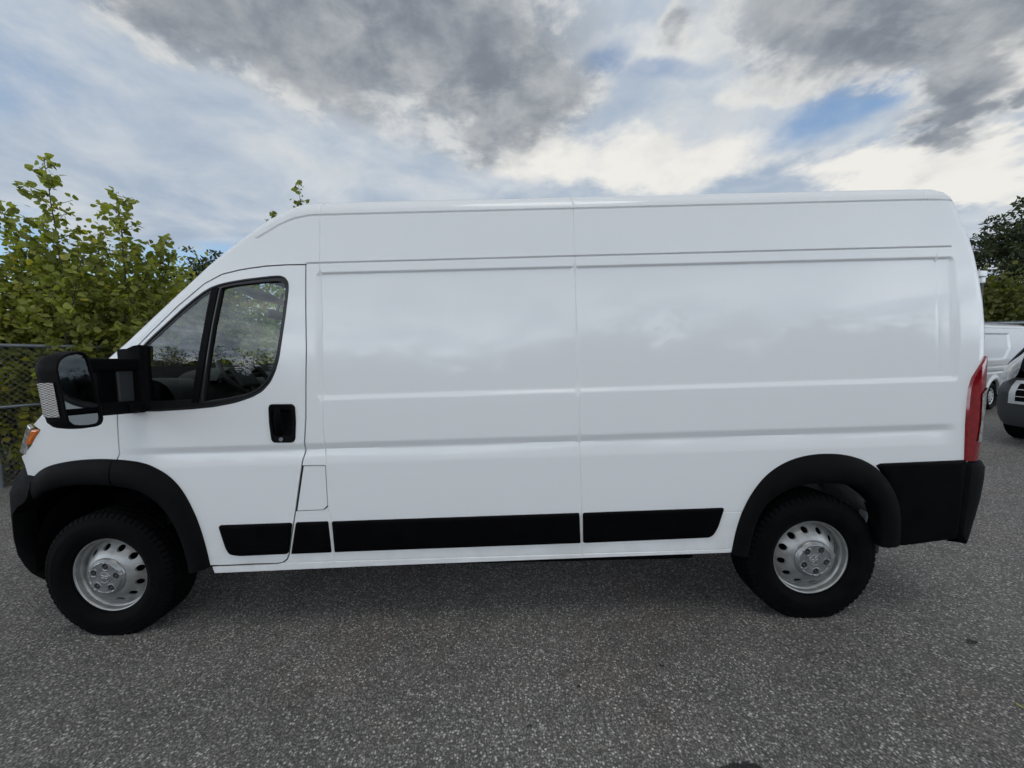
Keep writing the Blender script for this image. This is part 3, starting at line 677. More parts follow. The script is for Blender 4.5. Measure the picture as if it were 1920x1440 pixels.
# ---- wheels
def ring_pts(r, out, n=96, z0=0.0): return [(r*math.cos(t), -out, r*math.sin(t)) for t in np.linspace(0, 2*PI, n, endpoint=False)]
def lathe(prof, n=96): return Geo().grid([ring_pts(r, o, n) for r, o in prof], closed_v=True)
def disc_h(r): return np.interp(r, [0, .105, .112, .120, .128, .150, .172, .182, .190, .2], [.098, .098, .096, .092, .088, .071, .047, .036, .030, .030])
def wheel_meshes():
    g = lathe([(.168, -.07), (.190, -.05), (.192, .0), (.1925, .03), (.1935, .045), (.197, .052), (.204, .056), (.2065, .064), (.207, .074), (.2085, .079), (.213, .0825), (.2165, .083), (.2195, .081), (.2205, .076), (.2195, .071), (.216, .069)])
    holes = []; pts = []
    for k in range(12):
        a = 2*PI*k/12+.16; c = arr([.1565*math.cos(a), .1565*math.sin(a)]); rr_ = arr([math.cos(a), math.sin(a)]); tt = arr([-math.sin(a), math.cos(a)])
        holes.append([c+rr_*.0155*math.cos(b)+tt*.0185*math.sin(b) for b in np.linspace(0, 2*PI, 18, endpoint=False)])
    for r in np.arange(.112, .192, .006): pts += [(r*math.cos(t), r*math.sin(t)) for t in np.linspace(0, 2*PI, 110, endpoint=False)]
    outer = [(.1925*math.cos(t), .1925*math.sin(t)) for t in np.linspace(0, 2*PI, 110, endpoint=False)]
    inner = [(.106*math.cos(t), .106*math.sin(t)) for t in np.linspace(0, 2*PI, 80, endpoint=False)]
    v, f = panel(outer, holes=holes+[inner], extra=arr(pts), xs=arr([0.]), zs=arr([0.]), step=.0035, flange=.010, fn=lambda x, z: disc_h(np.hypot(x, z)))
    g.add(v, f)
    # dark brake backing
    wheel = g.mesh('wheel', sharp=40)
    bk = lathe([(.187, .015), (.03, .015)]).mesh('brake_backing')
    # hub cap with five lug pockets, five rib marks and a small crest
    lugs = [(.066*math.cos(2*PI*k/5+.42), .066*math.sin(2*PI*k/5+.42)) for k in range(5)]
    def cap_h(x, z):
        r = np.hypot(x, z); h = np.interp(r, [0, .026, .028, .0325, .0345, .083, .087, .091, .098, .103, .1075], [.1165, .1165, .1185, .1185, .1155, .1145, .1165, .1165, .109, .106, .098])
        for lx, lz in lugs:
            d = np.hypot(x-lx, z-lz); h = h+.004*np.clip(1-np.abs(d-.0205)/.004, 0, 1)
        a = np.arctan2(z, x); gap = np.abs(((a-.42+PI/5) % (2*PI/5))-PI/5)
        arc = np.clip(1-np.abs(r-.087)/.004, 0, 1)*(gap > .33); h = h+.0035*arc
        rib = np.clip(1-np.abs(r*np.sin(((a-.42+PI/5) % (2*PI/5))-PI/5))/.0025, 0, 1)*((r > .088) & (r < .1)); h = h+.005*rib
        return h
    def cap_full(x, z):     # crest: stylised horned head in a round boss
        h = cap_h(x, z)
        for s in (-1, 1):
            d = np.abs(np.hypot((x-s*.012), (z-.006))-.0075); h = h+.005*np.clip(1-d/.0035, 0, 1)*(z > -.004)
        h = h+.006*np.clip(1-np.hypot(x/.006, (z+.004)/.013), 0, 1); return h
    pts = [(r*math.cos(t), r*math.sin(t)) for r in np.arange(.003, .107, .0032) for t in np.linspace(0, 2*PI, int(20+r*900), endpoint=False)]
    outer = [(.1072*math.cos(t), .1072*math.sin(t)) for t in np.linspace(0, 2*PI, 110, endpoint=False)]
    lh = [[(lx+.0175*math.cos(b), lz+.0175*math.sin(b)) for b in np.linspace(0, 2*PI, 20, endpoint=False)] for lx, lz in lugs]
    v, f = panel(outer, holes=lh, extra=arr(pts), xs=arr([0.]), zs=arr([0.]), step=.004, flange=.02, fn=cap_full)
    cap = Geo().add(v, f).mesh('hub_cap', sharp=40)
    lug = []
    for lx, lz in lugs:
        gg = Geo(); gg.grid([[(lx+r*math.cos(t), -o, lz+r*math.sin(t)) for t in np.linspace(0, 2*PI, 6, endpoint=False)] for r, o in ((.0115, .085), (.0115, .104), (.0095, .107), (.007, .107))], closed_v=True)
        gg.grid([[(lx+r*math.cos(t), -o, lz+r*math.sin(t)) for t in np.linspace(0, 2*PI, 12, endpoint=False)] for r, o in ((.006, .107), (.0055, .113), (.0005, .114))], closed_v=True)
        gg.grid([[(lx+r*math.cos(t), -o, lz+r*math.sin(t)) for t in np.linspace(0, 2*PI, 16, endpoint=False)] for r, o in ((.018, .092), (.010, .090))], closed_v=True)
        lug.append(gg.mesh('lug_nut', sharp=30))
    # tyre with tread blocks; n segments round
    n = 320; half = [(.214, .080), (.2165, .086), (.2215, .0885), (.2225, .094), (.232, .101), (.250, .109), (.252, .1105), (.268, .1145), (.288, .116), (.303, .1145), (.3045, .1155), (.309, .1145), (.3255, .1095), (.340, .1045), (.3415, .1055), (.345, .104), (.352, .101), (.3605, .0965), (.3675, .0905), (.3705, .084)]
    tread = [(.3715, .066), (.3655, .064), (.3655, .059), (.3725, .057), (.373, .030), (.3665, .028), (.3665, .023), (.3735, .021)]
    prof = half+tread; prof = prof+[(r, -o) for r, o in prof[::-1]]; nh = len(half); rings = []
    for j, (r, o) in enumerate(prof):
        row = []
        jj = j if j < len(prof)//2 else len(prof)-1-j
        for k in range(n):
            t = 2*PI*k/n; rr2 = r; oo = o
            ph = (k+(2 if jj >= nh+3 else 0)+(0 if j < len(prof)//2 else 2)) % 5
            if jj in (nh-4, nh-3, nh-2, nh-1, nh) and ph in (0,): rr2 -= .0075; oo -= .004*(1 if o > 0 else -1)
            if jj in (nh+3, nh+4, nh+7) and ph in (0,): rr2 -= .006
            row.append((rr2*math.cos(t), -oo, rr2*math.sin(t)))
        rings.append(row)
    g = Geo().grid(rings, closed_v=True)
    hub = .350
    g.v = [(x, y*(1+.05*sstep(-.30, -.345, z)), max(z, -hub+.0015+.0*abs(x))) for x, y, z in g.v]
    return wheel, bk, cap, lug, g.mesh('tyre', sharp=28)
WM, BKM, CAPM, LUGM, TYM = wheel_meshes()
def arc_text(txt, r, a0, step, size):
    """raised sidewall lettering bent round the tyre"""
    g = Geo()
    for k, chx in enumerate(txt):
        cu = bpy.data.curves.new('letters', 'FONT'); cu.body = chx; cu.size = size; cu.extrude = .0012; cu.align_x = 'CENTER'; cu.shear = .2; cu.resolution_u = 2
        o = bpy.data.objects.new('letters', cu); COL.objects.link(o); dg = bpy.context.evaluated_depsgraph_get(); me = o.evaluated_get(dg).to_mesh()
        a = a0-k*step; rr_ = arr([math.cos(a), math.sin(a)]); tt = arr([math.sin(a), -math.cos(a)])
        vs = []
        for v_ in me.vertices:
            q = tt*v_.co.x*1.25+rr_*(r+v_.co.y); vs.append((q[0], -(.1150+v_.co.z), q[1]))
        g.add(vs, [tuple(p.vertices) for p in me.polygons]); o.to_mesh_clear(); bpy.data.objects.remove(o); bpy.data.curves.remove(cu)
    return g.mesh('sidewall_lettering', smooth=False)
def put_wheel(x, yc, turn, side, spin):
    rot = spin
    wv_ = add_obj('wheel', WM, M['steel'], van); wv_.location = (x, yc, .350)
    wv_.rotation_euler = (0, 0, turn+(PI if side > 0 else 0))
    ms = Matrix.Rotation(rot, 4, 'Y')
    for nm, me, mt in [('hub_cap', CAPM, M['cap']), ('tyre', TYM, M['tyre']), ('brake_backing', BKM, M['dark'])]+[('lug_nut', l, M['lug']) for l in LUGM]:
        o = add_obj(nm, me, mt, wv_)
        if nm != 'tyre': o.rotation_euler = (0, rot, 0)
    return wv_
WHEELS = [put_wheel(0, -.905, 0.0, -1, .25), put_wheel(4.035, -.895, 0.0, -1, -.62), put_wheel(0, .905, 0, 1, .1), put_wheel(4.035, .895, 0, 1, .9)]
LET = arc_text('DURA', .262, .32, .17, .034); LET2 = arc_text('DURA', .262, 1.05, .17, .034); LET3 = arc_text('DURA', .262, 4.35, .17, .034)
add_obj('sidewall_lettering', LET, M['tyre'], WHEELS[0]); add_obj('sidewall_lettering', LET2, M['tyre'], WHEELS[1]); add_obj('sidewall_lettering', LET3, M['tyre'], WHEELS[1])

# ---- towing mirror
mt = Geo()      # mounting plate on the door
mt.grid([[(x, y, z) for x, y, z in row] for row in [
    [(.20,-1.000,1.60),(.20,-1.015,1.31)], [(.22,-1.030,1.625),(.22,-1.045,1.298)], [(.30,-1.040,1.655),(.30,-1.052,1.296)], [(.325,-1.030,1.66),(.325,-1.042,1.296)], [(.335,-.985,1.655),(.335,-1.010,1.30)]]])
mt.box((.262,-1.000,1.47), (.125,.07,.34), bev=.012)
sm = part('side_mirror', mt.mesh('side_mirror', sharp=30), M['trim'], van)
up = Geo().box((.275,-1.155,1.555), (.085,.31,.062), rot=Matrix.Rotation(-.01, 3, 'X'), bev=.012)
part('mirror_arm', up.mesh('mirror_arm', sharp=60), M['trim'], sm)
lo = Geo().box((.275,-1.145,1.330), (.085,.29,.066), rot=Matrix.Rotation(-.06, 3, 'X'), bev=.012); lo.box((.28, -1.06, 1.325), (.10, .10, .05), bev=.01)
part('mirror_arm', lo.mesh('mirror_arm', sharp=60), M['trim'], sm)
lk_ = Geo().box((.275,-1.186,1.445), (.055,.085,.22), bev=.008)
part('mirror_arm', lk_.mesh('mirror_arm', sharp=60), M['mould'], sm)
part('mirror_motor', Geo().box((.26,-1.075,1.44), (.06,.105,.175), bev=.012).mesh('mirror_motor', sharp=60), M['dash'], sm)
# head: rings from the glass rim forward to the rounded nose of the shell
MG = [(-1.456,1.54),(-1.447,1.575),(-1.425,1.598),(-1.39,1.612),(-1.355,1.618),(-1.334,1.612),(-1.320,1.59),(-1.310,1.52),(-1.300,1.44),(-1.287,1.345),(-1.282,1.295),(-1.290,1.272),(-1.315,1.262),(-1.37,1.264),(-1.412,1.276),(-1.434,1.30),(-1.440,1.34),(-1.447,1.44)]
MGs = even(np.vstack([arr(MG), MG[:1]]), 61)[:-1]; mc = MGs.mean(0)
def mring(x, s, dy_=0, dz_=0, inn=0.0):
    x = .364-(.364-x)*.72 if x < .36 and not (x > .315 and s < .82) else x; s = 1+(s-1)*.3 if s > 1 else s
    Q = inset(MGs, inn) if inn else MGs; return [(x, mc[0]+(q[0]-mc[0])*s+dy_, mc[1]+(q[1]-mc[1])*s+dz_) for q in Q]
g = Geo(); g.grid([mring(.322, .80), mring(.330, 1.0, inn=.014), mring(.362, 1.0, inn=.011), mring(.368, 1.0, inn=.005), mring(.364, 1.0), mring(.345, 1.03), mring(.300, 1.05), mring(.262, 1.04), mring(.228, .98, .004), mring(.205, .86, .01), mring(.190, .66, .016), mring(.184, .30, .02)], closed_v=True)
g.fan(mring(.184, .30, .02)); g.fan(mring(.322, .80))
shell = part('mirror_housing', g.mesh('mirror_housing', sharp=40), M['trim'], sm)
def glass_part(nm, z0, z1, x, tilt, yaw_):
    Q = inset(MGs, .013); Q = Q[(Q[:, 1] >= z0) & (Q[:, 1] <= z1)]
    L_ = sorted([q for q in Q if q[0] < mc[0]], key=lambda q: q[1]); R_ = sorted([q for q in Q if q[0] >= mc[0]], key=lambda q: q[1])
    L_ = even(L_, 14); R_ = even(R_, 14); g = Geo()
    rows = []
    for a, b in zip(L_, R_):
        rows.append([(x+(a[0]+(b[0]-a[0])*t-mc[0])*yaw_+((a[1]+(b[1]-a[1])*t)-(z0+z1)/2)*tilt, a[0]+(b[0]-a[0])*t, a[1]+(b[1]-a[1])*t) for t in np.linspace(0, 1, 8)])
    g.grid(rows); return part(nm, g.mesh(nm), M['mirror'], shell)
glass_part('mirror_glass', 1.352, 1.62, .3580, -.02, .05)
glass_part('spotter_glass', 1.255, 1.338, .3590, .04, -.03)
g = Geo(); g.box((.353, (-1.29-1.44)/2, 1.345), (.016, .125, .014), bev=.003); part('glass_divider', g.mesh('glass_divider'), M['mould'], shell)
def mside(a, z):     # outboard skin of the head at angle a (0 at the rear rim, 1 towards the nose)
    return None
g = Geo(); rows = []
idx = [i for i, q in enumerate(MGs) if q[0] < -1.405 and 1.315 < q[1] < 1.49]
idx = sorted(idx, key=lambda i: MGs[i][1])
for i in idx:
    ps = [mring(x, s, d)[i] for x, s, d in ((.338, 1.034, 0), (.300, 1.05, 0), (.262, 1.04, 0), (.228, .98, .004), (.212, .90, .008))]
    ps = even(ps, 12); rows.append([(p[0], p[1]-.0045, p[2]) for p in ps])
g.grid(rows); part('turn_signal', g.mesh('turn_signal'), M['ribbed'], shell)

# ---- cab interior
g = Geo(); prof = [(.02,1.05),(-.06,1.30),(-.02,1.40),(.10,1.455),(.25,1.465),(.34,1.44),(.40,1.38),(.42,1.25),(.34,.95),(.30,.6)]
prof = smooth_curve(prof, 30, 2); g.grid([[(x, y, z+.012*math.sin(y*5)) for y in np.linspace(-.93, .93, 21)] for x, z in prof])
db = part('dashboard', g.mesh('dashboard'), M['dash'], van, mirror=False)
g = Geo(); g.grid([[(.30+.13*math.cos(t)*sc, -.40+.24*math.cos(u)*sc*1.0, 1.44+.085*sc2*math.sin(u)) for u in np.linspace(0, PI, 13)] for t, sc, sc2 in ((PI, 1, .9), (PI/2, 1.0, 1.0), (0, .95, .95))])
part('instrument_hood', g.mesh('instrument_hood'), M['dash'], db, mirror=False)
C0 = Vector((.47, -.42, 1.462)); nrm = Vector((.80, 0, .60)).normalized(); ux = Vector((0, 1, 0)); uy = nrm.cross(ux)
g = Geo(); rw = .195; g.grid([[tuple(C0+(ux*math.cos(t)+uy*math.sin(t))*(rw+.016*math.cos(q))+nrm*.017*math.sin(q)) for q in np.linspace(0, 2*PI, 10, endpoint=False)] for t in np.linspace(0, 2*PI, 48, endpoint=False)], closed_u=True, closed_v=True)
for t in (0.1, PI-.1, -PI/2):
    d = ux*math.cos(t)+uy*math.sin(t); g.tube([C0-nrm*.03+d*.05, C0-nrm*.012+d*.19], .017)
sw = add_obj('steering_wheel', g.mesh('steering_wheel'), M['wheelblk'], db[0])
g = Geo(); rot_ = nrm.to_track_quat('Z', 'Y').to_matrix(); g.box(tuple(C0-nrm*.025), (.19, .17, .05), rot=rot_, bev=.022)
part('horn_pad', g.mesh('horn_pad', sharp=60), M['dash'], sw, mirror=False)
g = Geo(); g.tube([C0-nrm*.05, C0-nrm*.35], .045); g.tube([C0-nrm*.08, C0-nrm*.08+Vector((.02, .2, -.02))], .012); g.tube([C0-nrm*.08, C0-nrm*.08+Vector((.02, -.19, .02))], .012)
part('steering_column', g.mesh('steering_column'), M['wheelblk'], sw, mirror=False)
for yy in (-.45, .45):
    g = Geo(); g.box((1.0, yy, .98), (.5, .5, .16), bev=.05); g.box((1.25, yy, 1.33), (.14, .48, .66), rot=Matrix.Rotation(.18, 3, 'Y'), bev=.05); g.box((1.33, yy, 1.74), (.10, .28, .17), rot=Matrix.Rotation(.12, 3, 'Y'), bev=.04)
    g.box((1.0, yy, .75), (.4, .4, .35))
    part('seat', g.mesh('seat', sharp=60), M['seat'], van, mirror=False)
for s in (-1, 1):
    g = Geo(); g.box((.60, s*.40, 2.02), (.02, .42, .20), rot=Matrix.Rotation(-1.05, 3, 'Y'), bev=.006)
    part('sun_visor', g.mesh('sun_visor', sharp=60), M['headliner'], van, mirror=False)
g = Geo(); g.box((.46, 0, 1.93), (.03, .22, .07), bev=.012); g.tube([(.46, 0, 1.95), (.52, 0, 2.10)], .012)
part('rear_view_mirror', g.mesh('rear_view_mirror', sharp=60), M['wheelblk'], van, mirror=False)
# ================================================================== ground
m, t = material('asphalt')
tcx = t.n('ShaderNodeTexCoord').outputs['Object']
dist = t.noise(tcx, 45.0, 3, .6).outputs['Color']
dv = t.n('ShaderNodeVectorMath', operation='SCALE', inp={0: dist, 'Scale': .012}).outputs[0]
vec = t.n('ShaderNodeVectorMath', operation='ADD', inp={0: tcx, 1: dv}).outputs[0]
vo = t.n('ShaderNodeTexVoronoi', feature='F1', inp={'Vector': vec, 'Scale': 88.0, 'Randomness': 1.0})
vo2 = t.n('ShaderNodeTexVoronoi', feature='F1', inp={'Vector': vec, 'Scale': 190.0, 'Randomness': 1.0})
cr = t.n('ShaderNodeSeparateColor', inp={0: vo.outputs['Color']}); c2 = t.n('ShaderNodeSeparateColor', inp={0: vo2.outputs['Color']})
stone = t.rng(cr.outputs[0], .25, 1.0, 0.0, 1.0)
stone = t.math('POWER', stone, 2.6)
gap = t.rng(vo.outputs['Distance'], .0, .62, 1.0, 0.0)
base = t.mix(t.math('MULTIPLY', stone, gap), (.083, .080, .075), (.86, .82, .765))
fine = t.math('POWER', c2.outputs[1], 3.5)
base = t.mix(t.math('MULTIPLY', fine, .6), base, (.48, .465, .44))
warm = t.rng(cr.outputs[2], .80, .95)
base = t.mix(t.math('MULTIPLY', warm, .25), base, (.20, .15, .12))
big = t.noise(tcx, .55, 5, .6).outputs[0]; mid = t.noise(tcx, 5.0, 5, .65).outputs[0]
base = t.mix(1.0, base, t.n('ShaderNodeCombineXYZ', inp={i: t.math('ADD', t.rng(big, .3, .7, .84, 1.12), t.rng(mid, .3, .7, -.10, .10)) for i in range(3)}).outputs[0], 'MULTIPLY')
red = t.math('MULTIPLY', t.rng(t.noise(tcx, .9, 4, .6).outputs[0], .52, .72), .30)
base = t.mix(red, base, t.mix(1.0, base, (1.25, .92, .85), 'MULTIPLY'))
# damp oil spot near the viewer's feet and a few tar dabs
def spot(base, x, y, rx, ry, col, amt):
    mp = t.n('ShaderNodeMapping', vector_type='TEXTURE', inp={0: vec, 1: (x, y, 0), 3: (rx, ry, 1)})
    ln = t.n('ShaderNodeVectorMath', operation='LENGTH', inp={0: mp.outputs[0]}).outputs['Value']
    ln = t.math('ADD', ln, t.math('MULTIPLY', t.math('SUBTRACT', t.noise(tcx, 30.0, 4, .6).outputs[0], .5), 1.2))
    return t.mix(t.rng(ln, 1.0, .6, 0, amt), base, col)
for sx_, sy_, rx_, ry_, am_ in ((3.17, -1.80, .10, .045, .9), (3.548, -.777, .014, .010, .9), (4.162, -1.211, .012, .008, .9), (3.053, -1.308, .013, .009, .9), (2.623, -1.418, .012, .01, .9), (2.388, -1.61, .02, .016, .7)):
    base = spot(base, sx_, sy_, rx_, ry_, (.012, .012, .012), am_)
b = t.n('ShaderNodeBsdfPrincipled', inp={'Base Color': base, 'Roughness': t.rng(stone, 0, 1, .78, .5), 'Specular IOR Level': .35})
hgt = t.math('ADD', t.math('MULTIPLY', t.math('SUBTRACT', 1.0, vo.outputs['Distance']), .9), t.math('MULTIPLY', c2.outputs[0], .35))
bp = t.n('ShaderNodeBump', inp={'Strength': .75, 'Distance': .006, 'Height': hgt}); t.link(bp.outputs[0], b.inputs['Normal'])
t.n('ShaderNodeOutputMaterial', inp={0: b.outputs[0]}); M['asphalt'] = m
gnd = add_obj('ground', Geo().grid([[(x, y, 0) for y in (-600, -60, -20, 0, 20, 60, 600)] for x in (-600, -60, -20, 0, 20, 60, 600)]).mesh('ground'), M['asphalt']); gnd['kind'] = 'structure'
# rough earth and leaf litter beyond the fence
ex = lambda y: -4.38+.28*(y-1.8)
m, t = material('earth'); tcx = t.n('ShaderNodeTexCoord').outputs['Object']
n1 = t.noise(tcx, 9.0, 7, .7).outputs[0]; c = t.mix(t.rng(n1, .35, .65), (.035, .032, .02), (.075, .085, .035))
b = t.n('ShaderNodeBsdfPrincipled', inp={'Base Color': c, 'Roughness': .95}); bp = t.n('ShaderNodeBump', inp={'Strength': 1.0, 'Distance': .05, 'Height': n1}); t.link(bp.outputs[0], b.inputs['Normal'])
t.n('ShaderNodeOutputMaterial', inp={0: b.outputs[0]}); M['earth'] = m
ve = [(ex(y)-.12-d, y, .004+(.10 if d > 0 else 0)) for y in np.arange(-6, 34, .5) for d in (0, .3, 30)]
ea = add_obj('verge_ground', make_mesh('verge_ground', ve, [(3*i+j, 3*i+3+j, 3*i+4+j, 3*i+1+j) for i in range(len(ve)//3-1) for j in (0, 1)]), M['earth']); ea['kind'] = 'structure'

# ================================================================== foliage
def leaf_mat(name, dark_, light, trans=.35):
    m, t = material(name)
    r = t.n('ShaderNodeNewGeometry').outputs['Random Per Island']
    n = t.noise(t.n('ShaderNodeTexCoord').outputs['Object'], 1.3, 3, .6).outputs[0]
    f = t.math('ADD', t.math('MULTIPLY', r, .65), t.math('MULTIPLY', n, .5), clamp=True)
    c = t.mix(t.rng(f, .15, .95), dark_, light)
    c = t.mix(t.rng(r, .955, .985, 0, .7), c, tuple(x*k for x, k in zip(light, (1.6, 1.2, .7))))
    d = t.n('ShaderNodeBsdfPrincipled', inp={'Base Color': c, 'Roughness': .5, 'Specular IOR Level': .35})
    tr = t.n('ShaderNodeBsdfTranslucent', inp={0: t.mix(1.0, c, (1.3, 1.5, .5), 'MULTIPLY')})
    mx = t.n('ShaderNodeMixShader', inp={0: trans, 1: d.outputs[0], 2: tr.outputs[0]}); t.n('ShaderNodeOutputMaterial', inp={0: mx.outputs[0]})
    return m
M['leaf_poplar'] = leaf_mat('poplar_leaves', (.125, .138, .030), (.35, .36, .095), .5)
M['leaf_shrub'] = leaf_mat('shrub_leaves', (.12, .13, .030), (.33, .335, .085), .45)
M['leaf_yellow'] = leaf_mat('yellowing_leaves', (.10, .11, .014), (.30, .28, .04), .4)
M['leaf_dark'] = leaf_mat('dark_tree_leaves', (.020, .029, .013), (.062, .077, .030), .2)
M['leaf_wood'] = leaf_mat('woodland_leaves', (.022, .028, .014), (.032, .040, .018), .2)
M['leaf_bush'] = leaf_mat('bush_leaves', (.050, .060, .010), (.12, .12, .025))
M['leaf_hazed'] = leaf_mat('hazed_green_leaves', (.20, .245, .10), (.40, .46, .23), .5)  # greenery behind the cab glass; the glass haze is put into the leaf colour
M['bark'] = princ('bark', (.07, .06, .048), .95, var=.4, vscale=20, bump=.8, bscale=60)
M['twig'] = princ('green_twig', (.075, .085, .04), .8)
HEART = arr([(0, 0, 0), (-.42, .12, .05), (-.50, .42, .08), (-.28, .78, .05), (0, 1.08, -.03), (.28, .78, .05), (.50, .42, .08), (.42, .12, .05), (0, .5, -.02)])
HEART_F = [(0, 1, 2, 8), (8, 2, 3, 4), (8, 4, 5, 6), (0, 8, 6, 7)]
LANCE = arr([(0, 0, 0), (-.24, .45, .05), (0, 1.1, -.05), (.24, .45, .05)]); LANCE_F = [(0, 1, 2, 3)]
def leaves(pos, size, outw, shape='heart', droop=.55, rg=rng):
    """one mesh of many separate leaves"""
    T, F = (HEART, HEART_F) if shape == 'heart' else (LANCE, LANCE_F)
    n = len(pos); k = len(T)
    d = outw+rg.normal(0, .75, (n, 3)); d[:, 2] -= droop; d /= np.linalg.norm(d, axis=1)[:, None]+1e-9
    up = rg.normal(0, .8, (n, 3)); up[:, 2] += .9
    x = np.cross(d, up); x /= np.linalg.norm(x, axis=1)[:, None]+1e-9; z = np.cross(x, d)
    V = pos[:, None, :]+size[:, None, None]*(T[None, :, 0, None]*x[:, None]+T[None, :, 1, None]*d[:, None]+T[None, :, 2, None]*z[:, None])
    faces = [tuple(i*k+q for q in f) for i in range(n) for f in F]
    me = bpy.data.meshes.new('crown'); me.from_pydata(V.reshape(-1, 3).tolist(), [], faces); return me
def stem(base, tip, r0, r1, bend, rg, n=10):
    base, tip = arr(base), arr(tip); t = np.linspace(0, 1, n)[:, None]; off = rg.normal(0, bend, (1, 3)); off[0, 2] = 0
    P = base+(tip-base)*t+off*np.sin(t*PI)+rg.normal(0, bend*.12, (n, 3))*np.sin(t*PI); return P, np.linspace(r0, r1, n)
def sapling(name, label, cat, base, tips, mat, leaf=.085, dens=34, blen=.9, group=None, start=.12, seed=1, shape='heart', taper=1.0, branches=26):
    """several leaders, side shoots along each, leaves along every shoot"""
    rg = np.random.default_rng(seed); root = add_obj(name, None); root.location = base; tag(root, label, cat, group)
    wood = Geo(); LP = []; LD = []; LS = []; base = arr(base)
    for tp in tips:
        P, R_ = stem(arr([rg.normal(0, .05), rg.normal(0, .05), 0]), arr(tp)-base, .022+.008*len(P_ if False else [1]), .004, .12, rg, 14)
        wood.tube(P, list(R_), 6)
        H = np.linalg.norm(P[-1]-P[0])
        for k in range(branches):
            s = start+(1-start)*(k+rg.random())/branches; i = s*(len(P)-1); i0 = min(int(i), len(P)-2); q = P[i0]+(P[i0+1]-P[i0])*(i-i0)
            a = k*2.4+rg.random(); L = blen*(1-s)**.7*(.5+.8*rg.random())*taper+.10
            dirv = arr([math.cos(a), math.sin(a), .55+.5*rg.random()]); dirv /= np.linalg.norm(dirv)
            B, RB_ = stem(q, q+dirv*L, .007, .0025, .05*L, rg, 6); wood.tube(B, list(RB_), 4, cap=False)
            nl = max(3, int(dens*L)); u = rg.random(nl)**.8; idx = u*5; ii = np.minimum(idx.astype(int), 4)
            pp = B[ii]+(B[ii+1]-B[ii])*(idx-ii)[:, None]+rg.normal(0, .035, (nl, 3)); LP.append(pp); LD.append(np.repeat(dirv[None], nl, 0)*.5); LS.append(leaf*(.55+.7*rg.random(nl)))
        nl = int(26*H*.5); u = .45+.55*rg.random(nl); idx = u*(len(P)-1); ii = np.minimum(idx.astype(int), len(P)-2)
        pp = P[ii]+(P[ii+1]-P[ii])*(idx-ii)[:, None]+rg.normal(0, .03, (nl, 3)); LP.append(pp); dd = rg.normal(0, .5, (nl, 3)); LD.append(dd); LS.append(leaf*(.5+.5*rg.random(nl))*(1.25-.5*u))
    LP, LD, LS = np.vstack(LP), np.vstack(LD), np.concatenate(LS)
    add_obj('trunk', wood.mesh('trunk'), M['bark'], root)
    add_obj('crown', leaves(LP, LS, LD, shape, rg=rg), mat, root)
    return root
def mound(name, label, cat, base, size, mat, n, leaf, group=None, seed=1, shape='heart', stems=9, lumps=9, hollow=.35, fh=.0):
    """bushy shrub: leaves in uneven lumps round a handful of stems"""
    rg = np.random.default_rng(seed); root = add_obj(name, None); root.location = base; tag(root, label, cat, group)
    sx, sy, sz = size; C_ = []; wood = Geo()
    for k in range(lumps):
        a = rg.random()*2*PI; rr_ = rg.random()**.5*.72; zc = .25+.62*rg.random()
        C_.append((math.cos(a)*rr_*sx, math.sin(a)*rr_*sy, zc*sz, (.30+.25*rg.random())))
    LP = []; LD = []
    for cx_, cy_, cz_, r_ in C_:
        m_ = n//lumps; d = rg.normal(0, 1, (m_, 3)); d /= np.linalg.norm(d, axis=1)[:, None]; rad = (hollow+(1-hollow)*rg.random(m_)**.6)*(1+.25*rg.normal(0, 1, m_))
        p_ = arr([cx_, cy_, cz_])+d*rad[:, None]*arr([sx, sy, sz*.75])*r_; LP.append(p_); LD.append(d*.7)
        wood.tube(*(lambda q: (q[0], list(q[1])))(stem((rg.normal(0, .12)*sx, rg.normal(0, .12)*sy, 0), (cx_, cy_, cz_), .02*sz**.5, .006, .08, rg, 7)), n=5, cap=False)
    LP, LD = np.vstack(LP), np.vstack(LD); ok = LP[:, 2] > .03; LP, LD = LP[ok], LD[ok]
    add_obj('trunk', wood.mesh('trunk'), M['bark'], root)
    add_obj('crown', leaves(LP, leaf*(.55+.75*rg.random(len(LP))), LD, shape, rg=rg), mat, root)
    return root
